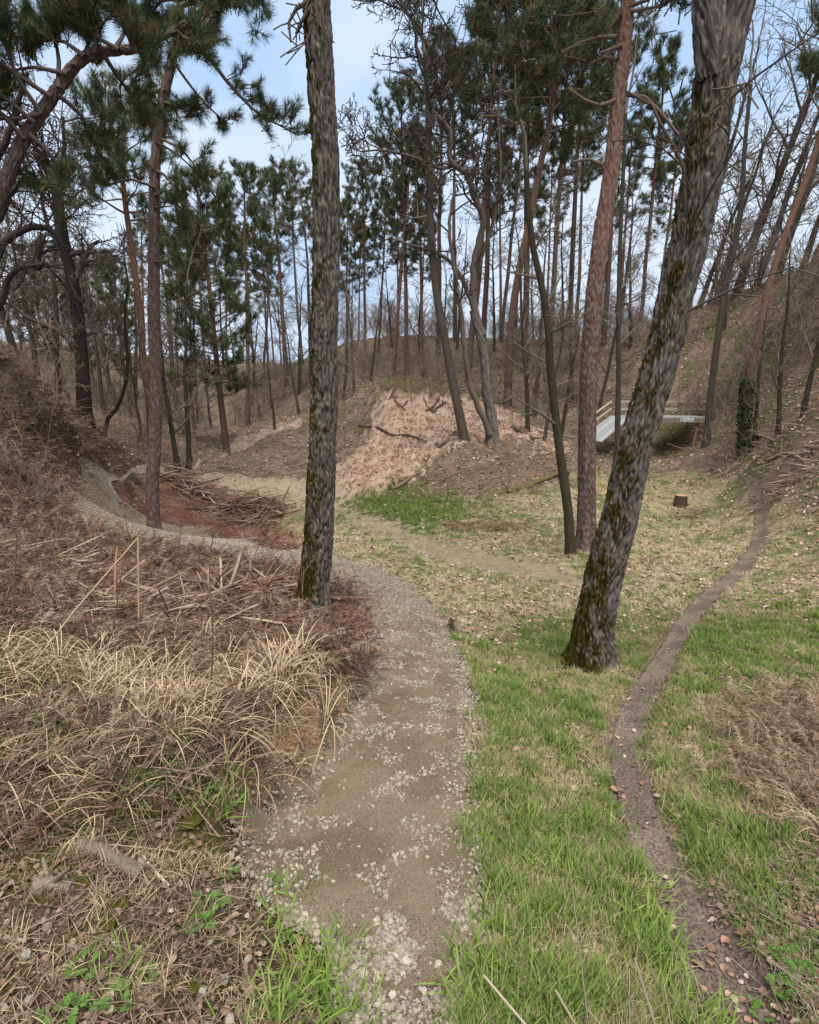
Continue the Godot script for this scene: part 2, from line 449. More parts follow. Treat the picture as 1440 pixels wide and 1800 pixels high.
func ground() -> void:
	fit()
	hgt.resize(cols * rows)
	for j in range(0, rows, 3):
		for i in range(0, cols, 3): hgt[j * cols + i] = smooth_height(gx(i), gz(j))
	for j in range(0, rows, 3):
		for i in range(0, cols - 1, 3):
			var a := hgt[j * cols + i]
			var b := hgt[j * cols + i + 3]
			hgt[j * cols + i + 1] = lerpf(a, b, 1 / 3.0)
			hgt[j * cols + i + 2] = lerpf(a, b, 2 / 3.0)
	for j in range(0, rows - 1, 3):
		for i in cols:
			var a := hgt[j * cols + i]
			var b := hgt[(j + 3) * cols + i]
			hgt[(j + 1) * cols + i] = lerpf(a, b, 1 / 3.0)
			hgt[(j + 2) * cols + i] = lerpf(a, b, 2 / 3.0)
	edges(PATH_LR, path_l, path_r)
	edges(TRAIL_LR, trail_l, trail_r)
	path_l = curve(path_l, 0.12)
	path_r = curve(path_r, 0.12)
	trail_l = curve(trail_l, 0.12)
	trail_r = curve(trail_r, 0.12)
	var polys := [[1, outline(path_l, path_r)], [2, outline(trail_l, trail_r)]]
	for id in ORDER:
		var a: Array = ZONES[id]
		var o := PackedVector2Array()
		for k in a.size() / 2:
			var p := hit(a[k * 2], a[k * 2 + 1])
			o.push_back(Vector2(p.x, p.z))
		polys.push_back([id, o])
	for q in polys:
		var b := Rect2(q[1][0], Vector2.ZERO)
		for p in q[1]: b = b.expand(p)
		q.push_back(b)
	bump.seed = 5; bump.frequency = 1.1; bump.fractal_octaves = 4
	patch.seed = 21; patch.frequency = 0.9; patch.fractal_octaves = 4
	zone.resize(cols * rows)
	var v := PackedVector3Array()
	v.resize(cols * rows)
	var col := PackedColorArray()
	col.resize(cols * rows)
	for j in rows:
		var z := gz(j)
		for i in cols:
			var x := gx(i)
			var k := j * cols + i
			var id := 0
			var wob := 0.05 * clampf(-z, 1.0, 12.0)
			var q := Vector2(x + wob * patch.get_noise_2d(x * 3, z * 3 + 50), z + wob * patch.get_noise_2d(x * 3 + 90, z * 3)) + Vector2(rng.randfn(), rng.randfn()) * wob * 0.2
			for s in polys:
				if s[2].has_point(q) and Geometry2D.is_point_in_polygon(q if s[0] > 2 else Vector2(x, z).lerp(q, 0.3), s[1]):
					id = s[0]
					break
			if id == 0:
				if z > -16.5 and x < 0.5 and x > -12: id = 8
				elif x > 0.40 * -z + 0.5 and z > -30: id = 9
			zone[k] = id
			var far := clampf(2.0 - x * x / 3000.0 - z * z / 6000.0, 0.0, 1.0)
			var nz := bump.get_noise_2d(x, z)
			var h: float = hgt[k] + nz * ROUGH[id] * far + (0.35 * patch.get_noise_2d(x * 0.22, z * 0.22) if id == 0 else 0.0)
			if id == 3: h += 0.30 * absf(bump.get_noise_2d(x * 0.9 + 30, z * 0.9)) + 0.07 * bump.get_noise_2d(x * 5, z * 5)
			if id == 16: h += 0.16 + 0.3 * bump.get_noise_2d(x * 1.4, z * 1.4)
			if id == 4: h += 0.22 * absf(bump.get_noise_2d(x * 0.8 + 11, z * 0.8))
			if id == 1: h -= 0.02
			if id == 2: h -= 0.035
			hgt[k] = h
			v[k] = Vector3(x, h, z)
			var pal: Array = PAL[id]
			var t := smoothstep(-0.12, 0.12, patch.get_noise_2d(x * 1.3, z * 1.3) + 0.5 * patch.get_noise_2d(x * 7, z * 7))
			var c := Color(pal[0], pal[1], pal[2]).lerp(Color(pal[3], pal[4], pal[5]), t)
			if id == 5 or id == 6 or id == 9 or id == 12:
				var g := patch.get_noise_2d(x * 0.7 + 200, z * 0.7) + 0.6 * patch.get_noise_2d(x * 5 + 200, z * 5)
				if g > 0.12: c = c.lerp(Color(0.12, 0.16, 0.05) if id != 12 else Color(0.10, 0.11, 0.025), 0.75)
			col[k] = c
	# the cut bank beside the path
	for j in rows:
		var z := gz(j)
		if z > -1.6 or z < -4.4: continue
		for i in cols:
			var x := gx(i)
			var k := j * cols + i
			if x > 0.2 or x < -2.5 or zone[k] == 1: continue
			var best := 9.0
			for p in path_l: best = minf(best, Vector2(p.x - x, p.z - z).length())
			if best < 0.8:
				var s := smoothstep(-1.6, -2.1, z) * smoothstep(-4.4, -3.4, z)
				hgt[k] += 0.27 * s * smoothstep(0.0, 0.12, best + 0.05 * bump.get_noise_2d(x * 6, z * 6)) * (1.0 - smoothstep(0.2, 0.8, best))
				v[k].y = hgt[k]
	var nn := PackedVector3Array()
	nn.resize(cols * rows)
	for j in rows:
		for i in cols:
			var a := v[j * cols + mini(i + 1, cols - 1)] - v[j * cols + maxi(i - 1, 0)]
			var b := v[mini(j + 1, rows - 1) * cols + i] - v[maxi(j - 1, 0) * cols + i]
			nn[j * cols + i] = a.cross(b).normalized()
	var idx := PackedInt32Array()
	idx.resize((cols - 1) * (rows - 1) * 6)
	var w := 0
	for j in rows - 1:
		for i in cols - 1:
			var k := j * cols + i
			idx[w] = k; idx[w + 1] = k + cols; idx[w + 2] = k + cols + 1
			idx[w + 3] = k; idx[w + 4] = k + cols + 1; idx[w + 5] = k + 1
			w += 6
	var mb := MB.new()
	mb.v = v; mb.n = nn; mb.c = col; mb.i = idx
	mb.uv.resize(v.size())
	var g := part(self, "ground", mb.mesh(M.ground))
	tag(g, "woodland ground of grass, leaf litter and bare sand sloping into a hollow", "ground", "", "structure")

func strip(called: String, label: String, l: PackedVector3Array, r: PackedVector3Array, m: Material, pal: Array, lift: float, ragged: float) -> void:
	var mb := MB.new()
	var n := maxi(l.size(), r.size()) * 3
	var W := 16
	for a in n:
		var f := float(a) / (n - 1)
		var pl := at_f(l, f)
		var pr := at_f(r, f)
		for b in W + 1:
			var t := float(b) / W
			var p := pl.lerp(pr, -0.03 + 1.06 * t + (ragged * patch.get_noise_2d(pl.x * 9 + t * 7, pl.z * 9) if b == 0 or b == W else 0.0))
			var y := height(p.x, p.z) + lift * (1.0 if b > 0 and b < W else -1.4) + 0.006 * bump.get_noise_2d(p.x * 5, p.z * 5)
			var s := smoothstep(-0.1, 0.1, patch.get_noise_2d(p.x * 2.3, p.z * 2.3) + 0.4 * patch.get_noise_2d(p.x * 12, p.z * 12))
			var c := Color(pal[0], pal[1], pal[2]).lerp(Color(pal[3], pal[4], pal[5]), s)
			mb.vert(Vector3(p.x, y, p.z), Vector3.UP, Vector2.ZERO, c)
	for a in n - 1:
		for b in W:
			var q := a * (W + 1) + b
			mb.quad(q, q + W + 1, q + W + 2, q + 1)
	for a in n:
		for b in W + 1:
			var da := mb.v[mini(a + 1, n - 1) * (W + 1) + b] - mb.v[maxi(a - 1, 0) * (W + 1) + b]
			var db := mb.v[a * (W + 1) + mini(b + 1, W)] - mb.v[a * (W + 1) + maxi(b - 1, 0)]
			var nrm := db.cross(da)
			mb.n[a * (W + 1) + b] = (nrm if nrm.y > 0 else -nrm).normalized()
	tag(part(self, called, mb.mesh(m)), label, "path", "", "structure")

func at_f(p: PackedVector3Array, f: float) -> Vector3:
	var x := clampf(f, 0, 1) * (p.size() - 1)
	var k := mini(int(x), p.size() - 2)
	return p[k].lerp(p[k + 1], x - k)

func paths() -> void:
	strip("gravel_path", "pale gravel footpath curving down into the hollow", path_l, path_r, M.path, [0.25, 0.19, 0.125, 0.31, 0.245, 0.165], 0.02, 0.12)
	strip("dirt_trail", "narrow bare dirt trail winding through the grass", trail_l, trail_r, M.trail, [0.25, 0.195, 0.15, 0.185, 0.145, 0.115], 0.012, 0.4)
	var l := PackedVector3Array()
	var r := PackedVector3Array()
	edges(FAR_LR, l, r)
	strip("sandy_trail", "pale sandy trail climbing the slope beyond the hollow", curve(l, 0.4), curve(r, 0.4), M.trail, [0.52, 0.40, 0.31, 0.44, 0.33, 0.25], 0.05, 0.1)

# ---------------------------------------------------------------- trees
const GREY_BARK := Color(0.20, 0.168, 0.14)
const DARK_BARK := Color(0.10, 0.08, 0.066)
const PINE_LOW := Color(0.20, 0.145, 0.125)
const PINE_HIGH := Color(0.37, 0.20, 0.13)

func rv(g: RandomNumberGenerator) -> Vector3:
	return Vector3(g.randf_range(-1, 1), g.randf_range(-1, 1), g.randf_range(-1, 1))

# one branch and all that grows from it
func grow(mb: MB, p: Vector3, d: Vector3, L: float, r: float, lvl: int, g: RandomNumberGenerator, o: Dictionary) -> void:
	var segs: int = clampi(int(L / o.seg[mini(lvl, 3)]), 2, 9)
	var pts := PackedVector3Array([p])
	var rad := PackedFloat32Array([r])
	var q := p
	var dd := d
	for k in segs:
		dd = (dd + rv(g) * o.wander + Vector3.UP * o.up).normalized()
		q += dd * (L / segs)
		pts.push_back(q)
		rad.push_back(maxf(o.thin, r * lerpf(1.0, 0.3, (k + 1.0) / segs)))
	mb.tube(pts, rad, [7, 5, 4, 3, 3][lvl], o.col, o.col2)
	if lvl >= o.kids.size(): return
	var m: int = o.kids[lvl]
	for k in m:
		var t := lerpf(o.start, 1.0, (k + g.randf()) / m)
		var x := t * segs
		var a := mini(int(x), segs - 1)
		var b := pts[a].lerp(pts[a + 1], x - a)
		var dir := (pts[a + 1] - pts[a]).normalized()
		var side := dir.cross(rv(g)).normalized()
		var cd: Vector3 = (dir * g.randf_range(0.35, 1.0) + side * o.spread).normalized()
		var cl: float = L * g.randf_range(0.38, 0.72) * lerpf(1.0, 0.55, t)
		if cl < 0.12: continue
		grow(mb, b, cd, cl, maxf(o.thin, rad[a] * g.randf_range(0.4, 0.62)), lvl + 1, g, o)

func bare_opts(col: Color, kids: Array, wander := 0.22, up := 0.06, spread := 0.8, thin := 0.006) -> Dictionary:
	return {"col": col, "col2": col * 1.05, "kids": kids, "wander": wander, "up": up, "spread": spread, "thin": thin, "start": 0.25, "seg": [0.45, 0.35, 0.25, 0.2]}

# trunk along points (tree's own axes), crown of limbs from its upper part
func bare_parts(root: Node3D, pts: PackedVector3Array, r0: float, r1: float, from: float, limbs: int, llen: float, g: RandomNumberGenerator, o: Dictionary, sides := 12) -> void:
	var tp := curve(pts, 0.35)
	var m := tp.size()
	var rad := PackedFloat32Array()
	for k in m:
		var f := float(k) / (m - 1)
		rad.push_back(lerpf(r0, r1, f) * (1.0 + 0.45 * exp(-f * m * 0.35 / 0.22) + g.randf_range(-0.05, 0.05)))
	var tb := MB.new()
	tb.tube(tp, rad, sides, o.col, o.col)
	part(root, "trunk", tb.mesh(M.bark))
	var cb := MB.new()
	for k in limbs:
		var f := lerpf(from, 0.98, (k + g.randf()) / limbs)
		var a := clampi(int(f * (m - 1)), 0, m - 2)
		var dir := (tp[a + 1] - tp[a]).normalized()
		var side := dir.cross(rv(g)).normalized()
		grow(cb, tp[a], (dir * g.randf_range(0.3, 0.9) + side).normalized(), llen * g.randf_range(0.6, 1.1) * lerpf(1.0, 0.6, f), rad[a] * g.randf_range(0.35, 0.6), 1, g, o)
	grow(cb, tp[m - 1], (tp[m - 1] - tp[m - 2]).normalized(), llen, r1, 1, g, o)
	part(root, "crown", cb.mesh(M.twig))

func sapling_trunk(g: RandomNumberGenerator, H: float, bend: float) -> PackedVector3Array:
	var o := PackedVector3Array([Vector3(0, -0.25, 0)])
	var q := Vector3.ZERO
	var lean := Vector3(g.randf_range(-1, 1), 0, g.randf_range(-1, 1)) * bend
	for k in 7:
		q += Vector3(0, H / 7, 0) + (lean + Vector3(g.randf_range(-1, 1), 0, g.randf_range(-1, 1)) * bend) * H / 14
		o.push_back(q)
	return o

# a shoot with needles all round, 1 long along +Y
func shoot_mesh(g: RandomNumberGenerator, count: int, len: float, wide: float) -> ArrayMesh:
	var mb := MB.new()
	var tw := Color(0.9, 0.6, 0.4)
	mb.tube(PackedVector3Array([Vector3(0, -0.35, 0), Vector3(0, 0.3, 0)]), PackedFloat32Array([0.035, 0.02]), 3, tw)
	for k in count:
		var y := g.randf_range(-0.05, 0.34)
		var a := g.randf() * TAU
		var e := g.randf_range(0.35, 1.25)
		var d := Vector3(cos(a) * sin(e), cos(e), sin(a) * sin(e))
		var s := d.cross(rv(g)).normalized()
		var l := len * g.randf_range(0.7, 1.15)
		var p := Vector3(0, y, 0)
		var c := Color(1, 1, 1) * g.randf_range(0.75, 1.25)
		var nn := (s.cross(d) + Vector3(cos(a), 0.4, sin(a))).normalized()
		var b := mb.vert(p - s * wide, nn, Vector2.ZERO, c)
		mb.vert(p + s * wide, nn, Vector2.ZERO, c)
		mb.vert(p + d * l + s * wide * 0.5, nn, Vector2.ZERO, c)
		mb.vert(p + d * l - s * wide * 0.5, nn, Vector2.ZERO, c)
		mb.quad(b, b + 1, b + 2, b + 3)
	mb.n = PackedVector3Array()
	return mb.mesh(M.needles)

var shoot_far: ArrayMesh
var shoot_near: ArrayMesh

func aim(d: Vector3, s: float, p: Vector3, g: RandomNumberGenerator) -> Transform3D:
	var y := d.normalized()
	var x := y.cross(rv(g)).normalized()
	return Transform3D(Basis(x * s, y * s, x.cross(y) * s), p)

func needle_colour(g: RandomNumberGenerator) -> Color:
	var k := g.randf()
	var c := Color(0.075, 0.105, 0.055).lerp(Color(0.14, 0.155, 0.075), k)
	if g.randf() < 0.05: c = Color(0.19, 0.12, 0.055)
	return c

# shoots along a limb's outer part
func clothe(pts: PackedVector3Array, from: float, twigs: int, tl: float, s: float, mb: MB, xf: Array, cc: PackedColorArray, g: RandomNumberGenerator, col: Color, shoots := 6) -> void:
	var m := pts.size()
	for k in twigs:
		var t := lerpf(from, 1.0, (k + g.randf()) / twigs)
		var x := t * (m - 1)
		var a := mini(int(x), m - 2)
		var p := pts[a].lerp(pts[a + 1], x - a)
		var dir := (pts[a + 1] - pts[a]).normalized()
		var d := (dir * 0.8 + rv(g) * 0.8 + Vector3.UP * 0.35).normalized()
		var l := tl * g.randf_range(0.6, 1.2)
		var q := p + d * l * 0.55 + rv(g) * l * 0.06
		var e := q + (d + Vector3.UP * 0.4 + rv(g) * 0.3).normalized() * l * 0.5
		mb.tube(PackedVector3Array([p, q, e]), PackedFloat32Array([0.012, 0.009, 0.006]), 3, col)
		for j in shoots:
			var f := lerpf(0.25, 1.0, (j + 0.5) / shoots)
			var b := (p.lerp(q, f * 2) if f < 0.5 else q.lerp(e, f * 2 - 1)) + rv(g) * s * 0.25
			xf.push_back(aim(d * 0.7 + rv(g) * 0.7 + Vector3.UP * 0.5, s * g.randf_range(0.8, 1.25), b, g))
			cc.push_back(needle_colour(g))

func pine_parts(root: Node3D, pts: PackedVector3Array, r0: float, r1: float, from: float, R: float, nb: int, g: RandomNumberGenerator, s := 0.42, orange := 0.45, tex_sides := 12, dead := 8, shoots := 6, me: ArrayMesh = null) -> void:
	var tp := curve(pts, 0.4)
	var m := tp.size()
	var tb := MB.new()
	var rad := PackedFloat32Array()
	for k in m:
		var f := float(k) / (m - 1)
		rad.push_back(lerpf(r0, r1, f) * (1.0 + 0.3 * exp(-f * m * 0.4 / 0.3)))
	var cut := clampi(int(m * orange), 2, m - 2)
	tb.tube(tp.slice(0, cut + 1), rad.slice(0, cut + 1), tex_sides, PINE_LOW, PINE_LOW.lerp(PINE_HIGH, 0.5))
	tb.tube(tp.slice(cut), rad.slice(cut), tex_sides, PINE_LOW.lerp(PINE_HIGH, 0.5), PINE_HIGH)
	part(root, "trunk", tb.mesh(M.bark))
	var lb := MB.new()
	var xf := []
	var cc := PackedColorArray()
	for k in nb:
		var f := lerpf(from, 1.0, pow((k + g.randf()) / nb, 0.9))
		var x := f * (m - 1)
		var a := mini(int(x), m - 2)
		var p := tp[a].lerp(tp[a + 1], x - a)
		var t := (f - from) / (1.0 - from)
		var prof := (0.45 + 0.55 * sin(PI * clampf(t * 0.85 + 0.15, 0, 1))) * g.randf_range(0.55, 1.15)
		var L := R * prof * (0.55 if t > 0.93 else 1.0)
		var az := k * 2.4 + g.randf_range(-0.5, 0.5)
		var d := Vector3(cos(az), lerpf(0.05, 0.9, t) + g.randf_range(-0.2, 0.2), sin(az)).normalized()
		var lp := PackedVector3Array([p])
		var q := p
		for j in 5:
			d = (d + rv(g) * 0.2 + Vector3.UP * (0.03 if j < 3 else 0.18)).normalized()
			q += d * L / 5
			lp.push_back(q)
		lb.tube(lp, taper(6, minf(rad[a] * 0.5, 0.018 + 0.016 * L), 0.008), 4, PINE_LOW * 0.8)
		clothe(lp, 0.45, int(2 + L * 2.1), 0.3 + 0.22 * L, s, lb, xf, cc, g, PINE_LOW * 0.7, shoots)
	for k in dead:
		var f := lerpf(0.25, from + 0.15, g.randf())
		var a := clampi(int(f * (m - 1)), 0, m - 2)
		var az := g.randf() * TAU
		var o := bare_opts(DARK_BARK, [3, 2], 0.2, 0.02)
		grow(lb, tp[a], Vector3(cos(az), g.randf_range(-0.2, 0.3), sin(az)).normalized(), g.randf_range(0.4, R * 0.7), 0.018, 2, g, {"col": DARK_BARK, "col2": DARK_BARK, "kids": [0, 0, 3, 0], "wander": 0.2, "up": 0.0, "spread": 0.8, "thin": 0.006, "start": 0.3, "seg": [0.4, 0.4, 0.3, 0.2]})
	var cr := multi(part(root, "crown", lb.mesh(M.twig)), "needles", me if me else shoot_far, xf, cc)
	cr.set_meta("kind", "stuff")

# ---------------------------------------------------------------- close trunks, bark in relief
# kind 0: braided ridges (robinia), 1: plates (pine)
func bark_trunk(px: Array, d: float, radii: Array, sides: int, step: float, kind: int, moss: float, s: int) -> Array:
	var pts := path_px(px, d)
	return bark_along(pts, radii, sides, step, kind, moss, s)

func bark_along(pts: PackedVector3Array, radii: Array, sides: int, step: float, kind: int, moss: float, s: int, flare := true) -> Array:
	var tp := curve(pts, step)
	var m := tp.size()
	var cell := FastNoiseLite.new()
	cell.noise_type = FastNoiseLite.TYPE_CELLULAR
	cell.cellular_return_type = FastNoiseLite.RETURN_DISTANCE2_SUB
	cell.frequency = 1.0
	cell.seed = s
	cell.fractal_type = FastNoiseLite.FRACTAL_NONE
	var sm := FastNoiseLite.new()
	sm.frequency = 1.0
	sm.seed = s + 9
	sm.fractal_octaves = 4
	var mb := MB.new()
	var run := 0.0
	var w := sides + 1
	var base := Color(0.205, 0.172, 0.15)
	for j in m:
		if j > 0: run += tp[j].distance_to(tp[j - 1])
		var f := float(j) / (m - 1) * (radii.size() - 1)
		var a := mini(int(f), radii.size() - 2)
		var r: float = lerpf(radii[a], radii[a + 1], f - a)
		var tt := (tp[mini(j + 1, m - 1)] - tp[maxi(j - 1, 0)]).normalized()
		var e := tt.cross(Vector3(0, 0, 1)).normalized()
		var q := e.cross(tt)
		for k in w:
			var an := TAU * (k % sides) / sides
			var nn := e * cos(an) + q * sin(an)
			var rr := r
			if flare: rr *= 1.0 + exp(-maxf(0.0, run - 0.2) / 0.2) * (0.38 + 0.3 * sin(an * 5 + s) + 0.3 * sm.get_noise_2d(cos(an) * 2, sin(an) * 2))
			var cx := cos(an) * r
			var cz := sin(an) * r
			var wv := 0.04 * sm.get_noise_3d(cx * 6, run * 1.8, cz * 6)
			var disp: float
			var tone: float
			if kind == 0:
				var c1 := cell.get_noise_3d((cx + wv) * 31, run * 2.5, (cz + wv) * 31) + 1.0     # 0 in a furrow
				var c2 := cell.get_noise_3d((cx - wv) * 55 + 9, run * 7.0, cz * 55) + 1.0
				disp = 0.030 * smoothstep(0.0, 0.24, c1) + 0.008 * smoothstep(0.0, 0.4, c2)
				tone = 0.8 * sm.get_noise_3d(cx * 26, run * 13, cz * 26)
			else:
				var c1 := cell.get_noise_3d((cx + wv) * 20, run * 8.0, (cz + wv) * 20) + 1.0
				var c2 := cell.get_noise_3d(cx * 60, run * 40.0, cz * 60) + 1.0
				disp = 0.02 * smoothstep(0.0, 0.2, c1) + 0.004 * smoothstep(0.0, 0.6, c2)
				tone = sm.get_noise_3d(cx * 14, run * 9, cz * 14)
			disp += 0.012 * sm.get_noise_3d(cx * 4, run * 1.2, cz * 4)
			var p := tp[j] + nn * (rr + disp - 0.024)
			var col: Color
			if kind == 0:
				col = base.lerp(Color(0.33, 0.30, 0.265), smoothstep(0.05, 0.35, tone)).lerp(Color(0.15, 0.125, 0.105), smoothstep(-0.05, -0.35, tone))
				if moss > 0:
					var side := nn.dot(Vector3(-0.92, 0, 0.4))
					var mm := side * 0.6 + 0.75 * exp(-run / 0.8) + 0.8 * sm.get_noise_3d(cx * 9, run * 4, cz * 9) + 0.9 * sm.get_noise_3d(cx * 50, run * 40, cz * 50) - 0.64 + 0.25 * (moss - 1.0)
					if mm > 0.0:
						col = Color(0.055, 0.047, 0.013).lerp(Color(0.10, 0.08, 0.019), smoothstep(-0.2, 0.3, sm.get_noise_3d(cx * 25, run * 25, cz * 25)))
						p += nn * 0.006
			else:
				var up := smoothstep(2.5, 7.0, run)
				col = Color(0.20, 0.145, 0.125).lerp(Color(0.36, 0.205, 0.145) if moss == 0 else Color(0.21, 0.15, 0.125), up)
				col = col.lerp(Color(0.33, 0.28, 0.26), smoothstep(0.05, 0.3, tone) * 0.8).lerp(Color(0.25, 0.10, 0.07), smoothstep(-0.08, -0.35, tone) * 0.7)
			mb.vert(p, nn, Vector2.ZERO, col)
	for j in m - 1:
		for k in sides:
			var q := j * w + k
			mb.quad(q, q + 1, q + w + 1, q + w)
	var nrm := PackedVector3Array()
	nrm.resize(m * w)
	for j in m:
		for k in w:
			var k0 := (k - 1) if k > 0 else sides - 1
			var k1 := (k + 1) if k < sides else 1
			var da := mb.v[j * w + k1] - mb.v[j * w + k0]
			var db := mb.v[mini(j + 1, m - 1) * w + k] - mb.v[maxi(j - 1, 0) * w + k]
			var x := da.cross(db).normalized()
			nrm[j * w + k] = x if x.dot(mb.n[j * w + k]) > 0 else -x
	mb.n = nrm
	return [mb.mesh(M.hero_bark), tp]

func root_at(called: String, label: String, category: String, u: float, v: float, d: float, group := "") -> Node3D:
	var p := at(u, v, d)
	return thing(called, label, category, Vector3(p.x, height(p.x, p.z), p.z), group)

func local(pts: PackedVector3Array, o: Node3D) -> PackedVector3Array:
	var r := PackedVector3Array()
	for p in pts: r.push_back(p - o.position)
	return r

# pixel polyline of a stem whose foot stands on the ground d metres ahead; the foot is put a little under the ground
func stem(px: Array, d: float, o: Node3D) -> PackedVector3Array:
	var p := local(path_px(px, d), o)
	p[0] = Vector3(p[0].x, -0.2, p[0].z)
	if p[1].y < 0.1: p.remove_at(1)
	return p

func limb(mb: MB, px: Array, d: float, o: Node3D, r0: float, r1: float, col: Color, push := 0.0, sides := 7) -> PackedVector3Array:
	var raw := local(path_px(px, d), o)
	for k in raw.size(): raw[k] += Vector3(0, 0, push * k / raw.size())
	var p := curve(raw, 0.15)
	for k in range(1, p.size()): p[k] += rv(rng) * r1 * 0.6
	mb.tube(p, taper(p.size(), r0, r1), sides, col)
	return p

func twigs_on(mb: MB, p: PackedVector3Array, from: float, n: int, len: float, r: float, g: RandomNumberGenerator, o: Dictionary, lvl := 2) -> void:
	for k in n:
		var f := lerpf(from, 1.0, (k + g.randf()) / n)
		var a := clampi(int(f * (p.size() - 1)), 0, p.size() - 2)
		var dir := (p[a + 1] - p[a]).normalized()
		grow(mb, p[a], (dir * 0.6 + dir.cross(rv(g)).normalized()).normalized(), len * g.randf_range(0.5, 1.1), r, lvl, g, o)

func hero_trees() -> void:
	var g := RandomNumberGenerator.new()
	g.seed = 101
	# --- leaning robinia beside the trail
	var t := root_at("robinia_tree", "thick leaning tree with deeply furrowed grey bark and a mossy foot", "tree", 1033, 1175, 4.55)
	var px := [1030,1195, 1038,1150, 1045,1090, 1065,1000, 1092,900, 1114,800, 1143,700, 1172,600, 1192,500, 1208,440, 1236,300, 1250,200, 1262,110]
	var b := bark_along(stem(px, 4.55, t), [0.17, 0.155, 0.138, 0.126, 0.12, 0.123, 0.13, 0.135], 120, 0.018, 0, 1.0, 31)
	part(t, "trunk", b[0])
	var tp: PackedVector3Array = b[1]
	var up := local(path_px([1262,130, 1278,60, 1297,-20, 1330,-200, 1370,-420], 4.55), t)
	part(t, "stem", bark_along(up, [0.125, 0.115, 0.10, 0.08], 80, 0.03, 0, 0, 32, false)[0])
	var up2 := local(path_px([1250,140, 1243,70, 1240,0, 1225,-160, 1190,-360], 4.5), t)
	part(t, "stem", bark_along(up2, [0.085, 0.075, 0.06, 0.045], 60, 0.03, 0, 0, 33, false)[0])
	var cb := MB.new()
	var o := bare_opts(DARK_BARK, [5, 5, 4, 3], 0.25, 0.05)
	var lp := limb(cb, [1215,500, 1200,290, 1190,265, 1160,215, 1145,185, 1100,160], 4.5, t, 0.02, 0.008, DARK_BARK)
	for q in [[up, 0.05], [up2, 0.035]]:
		var e: PackedVector3Array = q[0]
		for k in 5: grow(cb, e[e.size() - 1], (Vector3.UP + rv(g) * 0.8).normalized(), 2.6, q[1], 1, g, o)
	twigs_on(cb, tp, 0.6, 5, 0.9, 0.012, g, o, 2)
	part(t, "crown", cb.mesh(M.twig))
	# --- straight robinia beside the gravel path
	t = root_at("robinia_tree", "straight slender tree with furrowed bark and moss standing in the bend of the gravel path", "tree", 548, 1085, 5.6)
	px = [545,1105, 547,1080, 556,1000, 560,950, 564,880, 570,700, 570,600, 573,500, 574,300, 568,200, 562,100, 556,0, 548,-200, 545,-450]
	b = bark_along(stem(px, 5.6, t), [0.15, 0.138, 0.125, 0.115, 0.112, 0.108, 0.10, 0.09], 100, 0.02, 0, 1.15, 51)
	part(t, "trunk", b[0])
	tp = b[1]
	cb = MB.new()
	for k in 6: grow(cb, tp[tp.size() - 1 - k * 6], (Vector3.UP * 0.7 + rv(g)).normalized(), 2.6, 0.045, 1, g, o)
	var near := [[545,0, 520,15, 508,40, 512,75], [548,10, 530,40, 520,60], [556,30, 540,70, 545,105]]
	for q in near: twigs_on(cb, limb(cb, q, 5.5, t, 0.02, 0.008, DARK_BARK), 0.2, 4, 0.35, 0.007, g, o, 3)
	part(t, "crown", cb.mesh(M.twig))
	# --- red pine on the grass
	t = root_at("pine_tree", "tall pine with flaky red brown bark rising from the grass", "tree", 1031, 965, 9.65)
	px = [1031,975, 1031,955, 1032,800, 1034,700, 1038,600, 1047,500, 1059,400, 1075,300, 1085,200, 1096,100, 1104,0, 1112,-150, 1118,-300]
	b = bark_along(stem(px, 9.65, t), [0.17, 0.158, 0.15, 0.142, 0.132, 0.12, 0.105, 0.09, 0.07], 72, 0.035, 1, 0, 61)
	part(t, "trunk", b[0])
	tp = b[1]
	var lb := MB.new()
	var xf := []
	var cc := PackedColorArray()
	var dead := [[1085,65, 1060,55, 1030,55, 1000,63], [1090,80, 1065,95, 1050,102], [1092,25, 1075,45], [1100,15, 1125,5, 1140,3], [1100,165, 1130,175, 1150,200, 1175,240, 1200,275], [1083,175, 1050,190, 1020,185, 990,170], [1086,105, 1070,90, 1048,92], [1058,290, 1030,288, 995,300]]
	for q in dead:
		var e := limb(lb, q, 9.6, t, 0.035, 0.014, PINE_LOW * 0.75, g.randf_range(-0.6, 0.6))
		twigs_on(lb, e, 0.4, 3, 0.5, 0.008, g, bare_opts(DARK_BARK, [0, 0, 3, 2]), 2)
	for q in [[1108,20, 1135,35, 1160,42], [1112,-60, 1060,-70, 1020,-40, 1000,-20], [1114,-120, 1170,-130, 1200,-110], [1116,-200, 1060,-220], [1118,-250, 1180,-290], [1118,-300, 1120,-380]]:
		clothe(limb(lb, q, 9.6, t, 0.03, 0.01, PINE_LOW, g.randf_range(-1.5, 1.5)), 0.4, 9, 0.4, 0.3, lb, xf, cc, g, DARK_BARK)
	part(t, "crown", lb.mesh(M.twig))
	multi(t.get_node("crown"), "needles", shoot_near, xf, cc).set_meta("kind", "stuff")
	# --- its thin bent neighbour
	t = root_at("bent_tree", "thin bent tree growing against the foot of the red pine", "tree", 1004, 984, 9.2)
	bare_parts(t, stem([1004,990, 1006,965, 999,900, 985,800, 973,700, 967,640, 965,586, 959,540, 950,490, 938,440, 930,380, 925,300], 9.2, t), 0.085, 0.04, 0.45, 7, 1.3, g, bare_opts(Color(0.15, 0.128, 0.09), [4, 4, 4, 3], 0.3, 0.06, 0.9))
	# --- pine on the inner side of the path bend
	t = root_at("pine_tree", "slim upright pine standing inside the bend of the gravel path", "tree", 269, 885, 12.4)
	px = [268,895, 268,875, 271,800, 274,700, 271,560, 271,500, 271,400, 273,300, 283,200, 304,100, 312,60, 318,0, 320,-80]
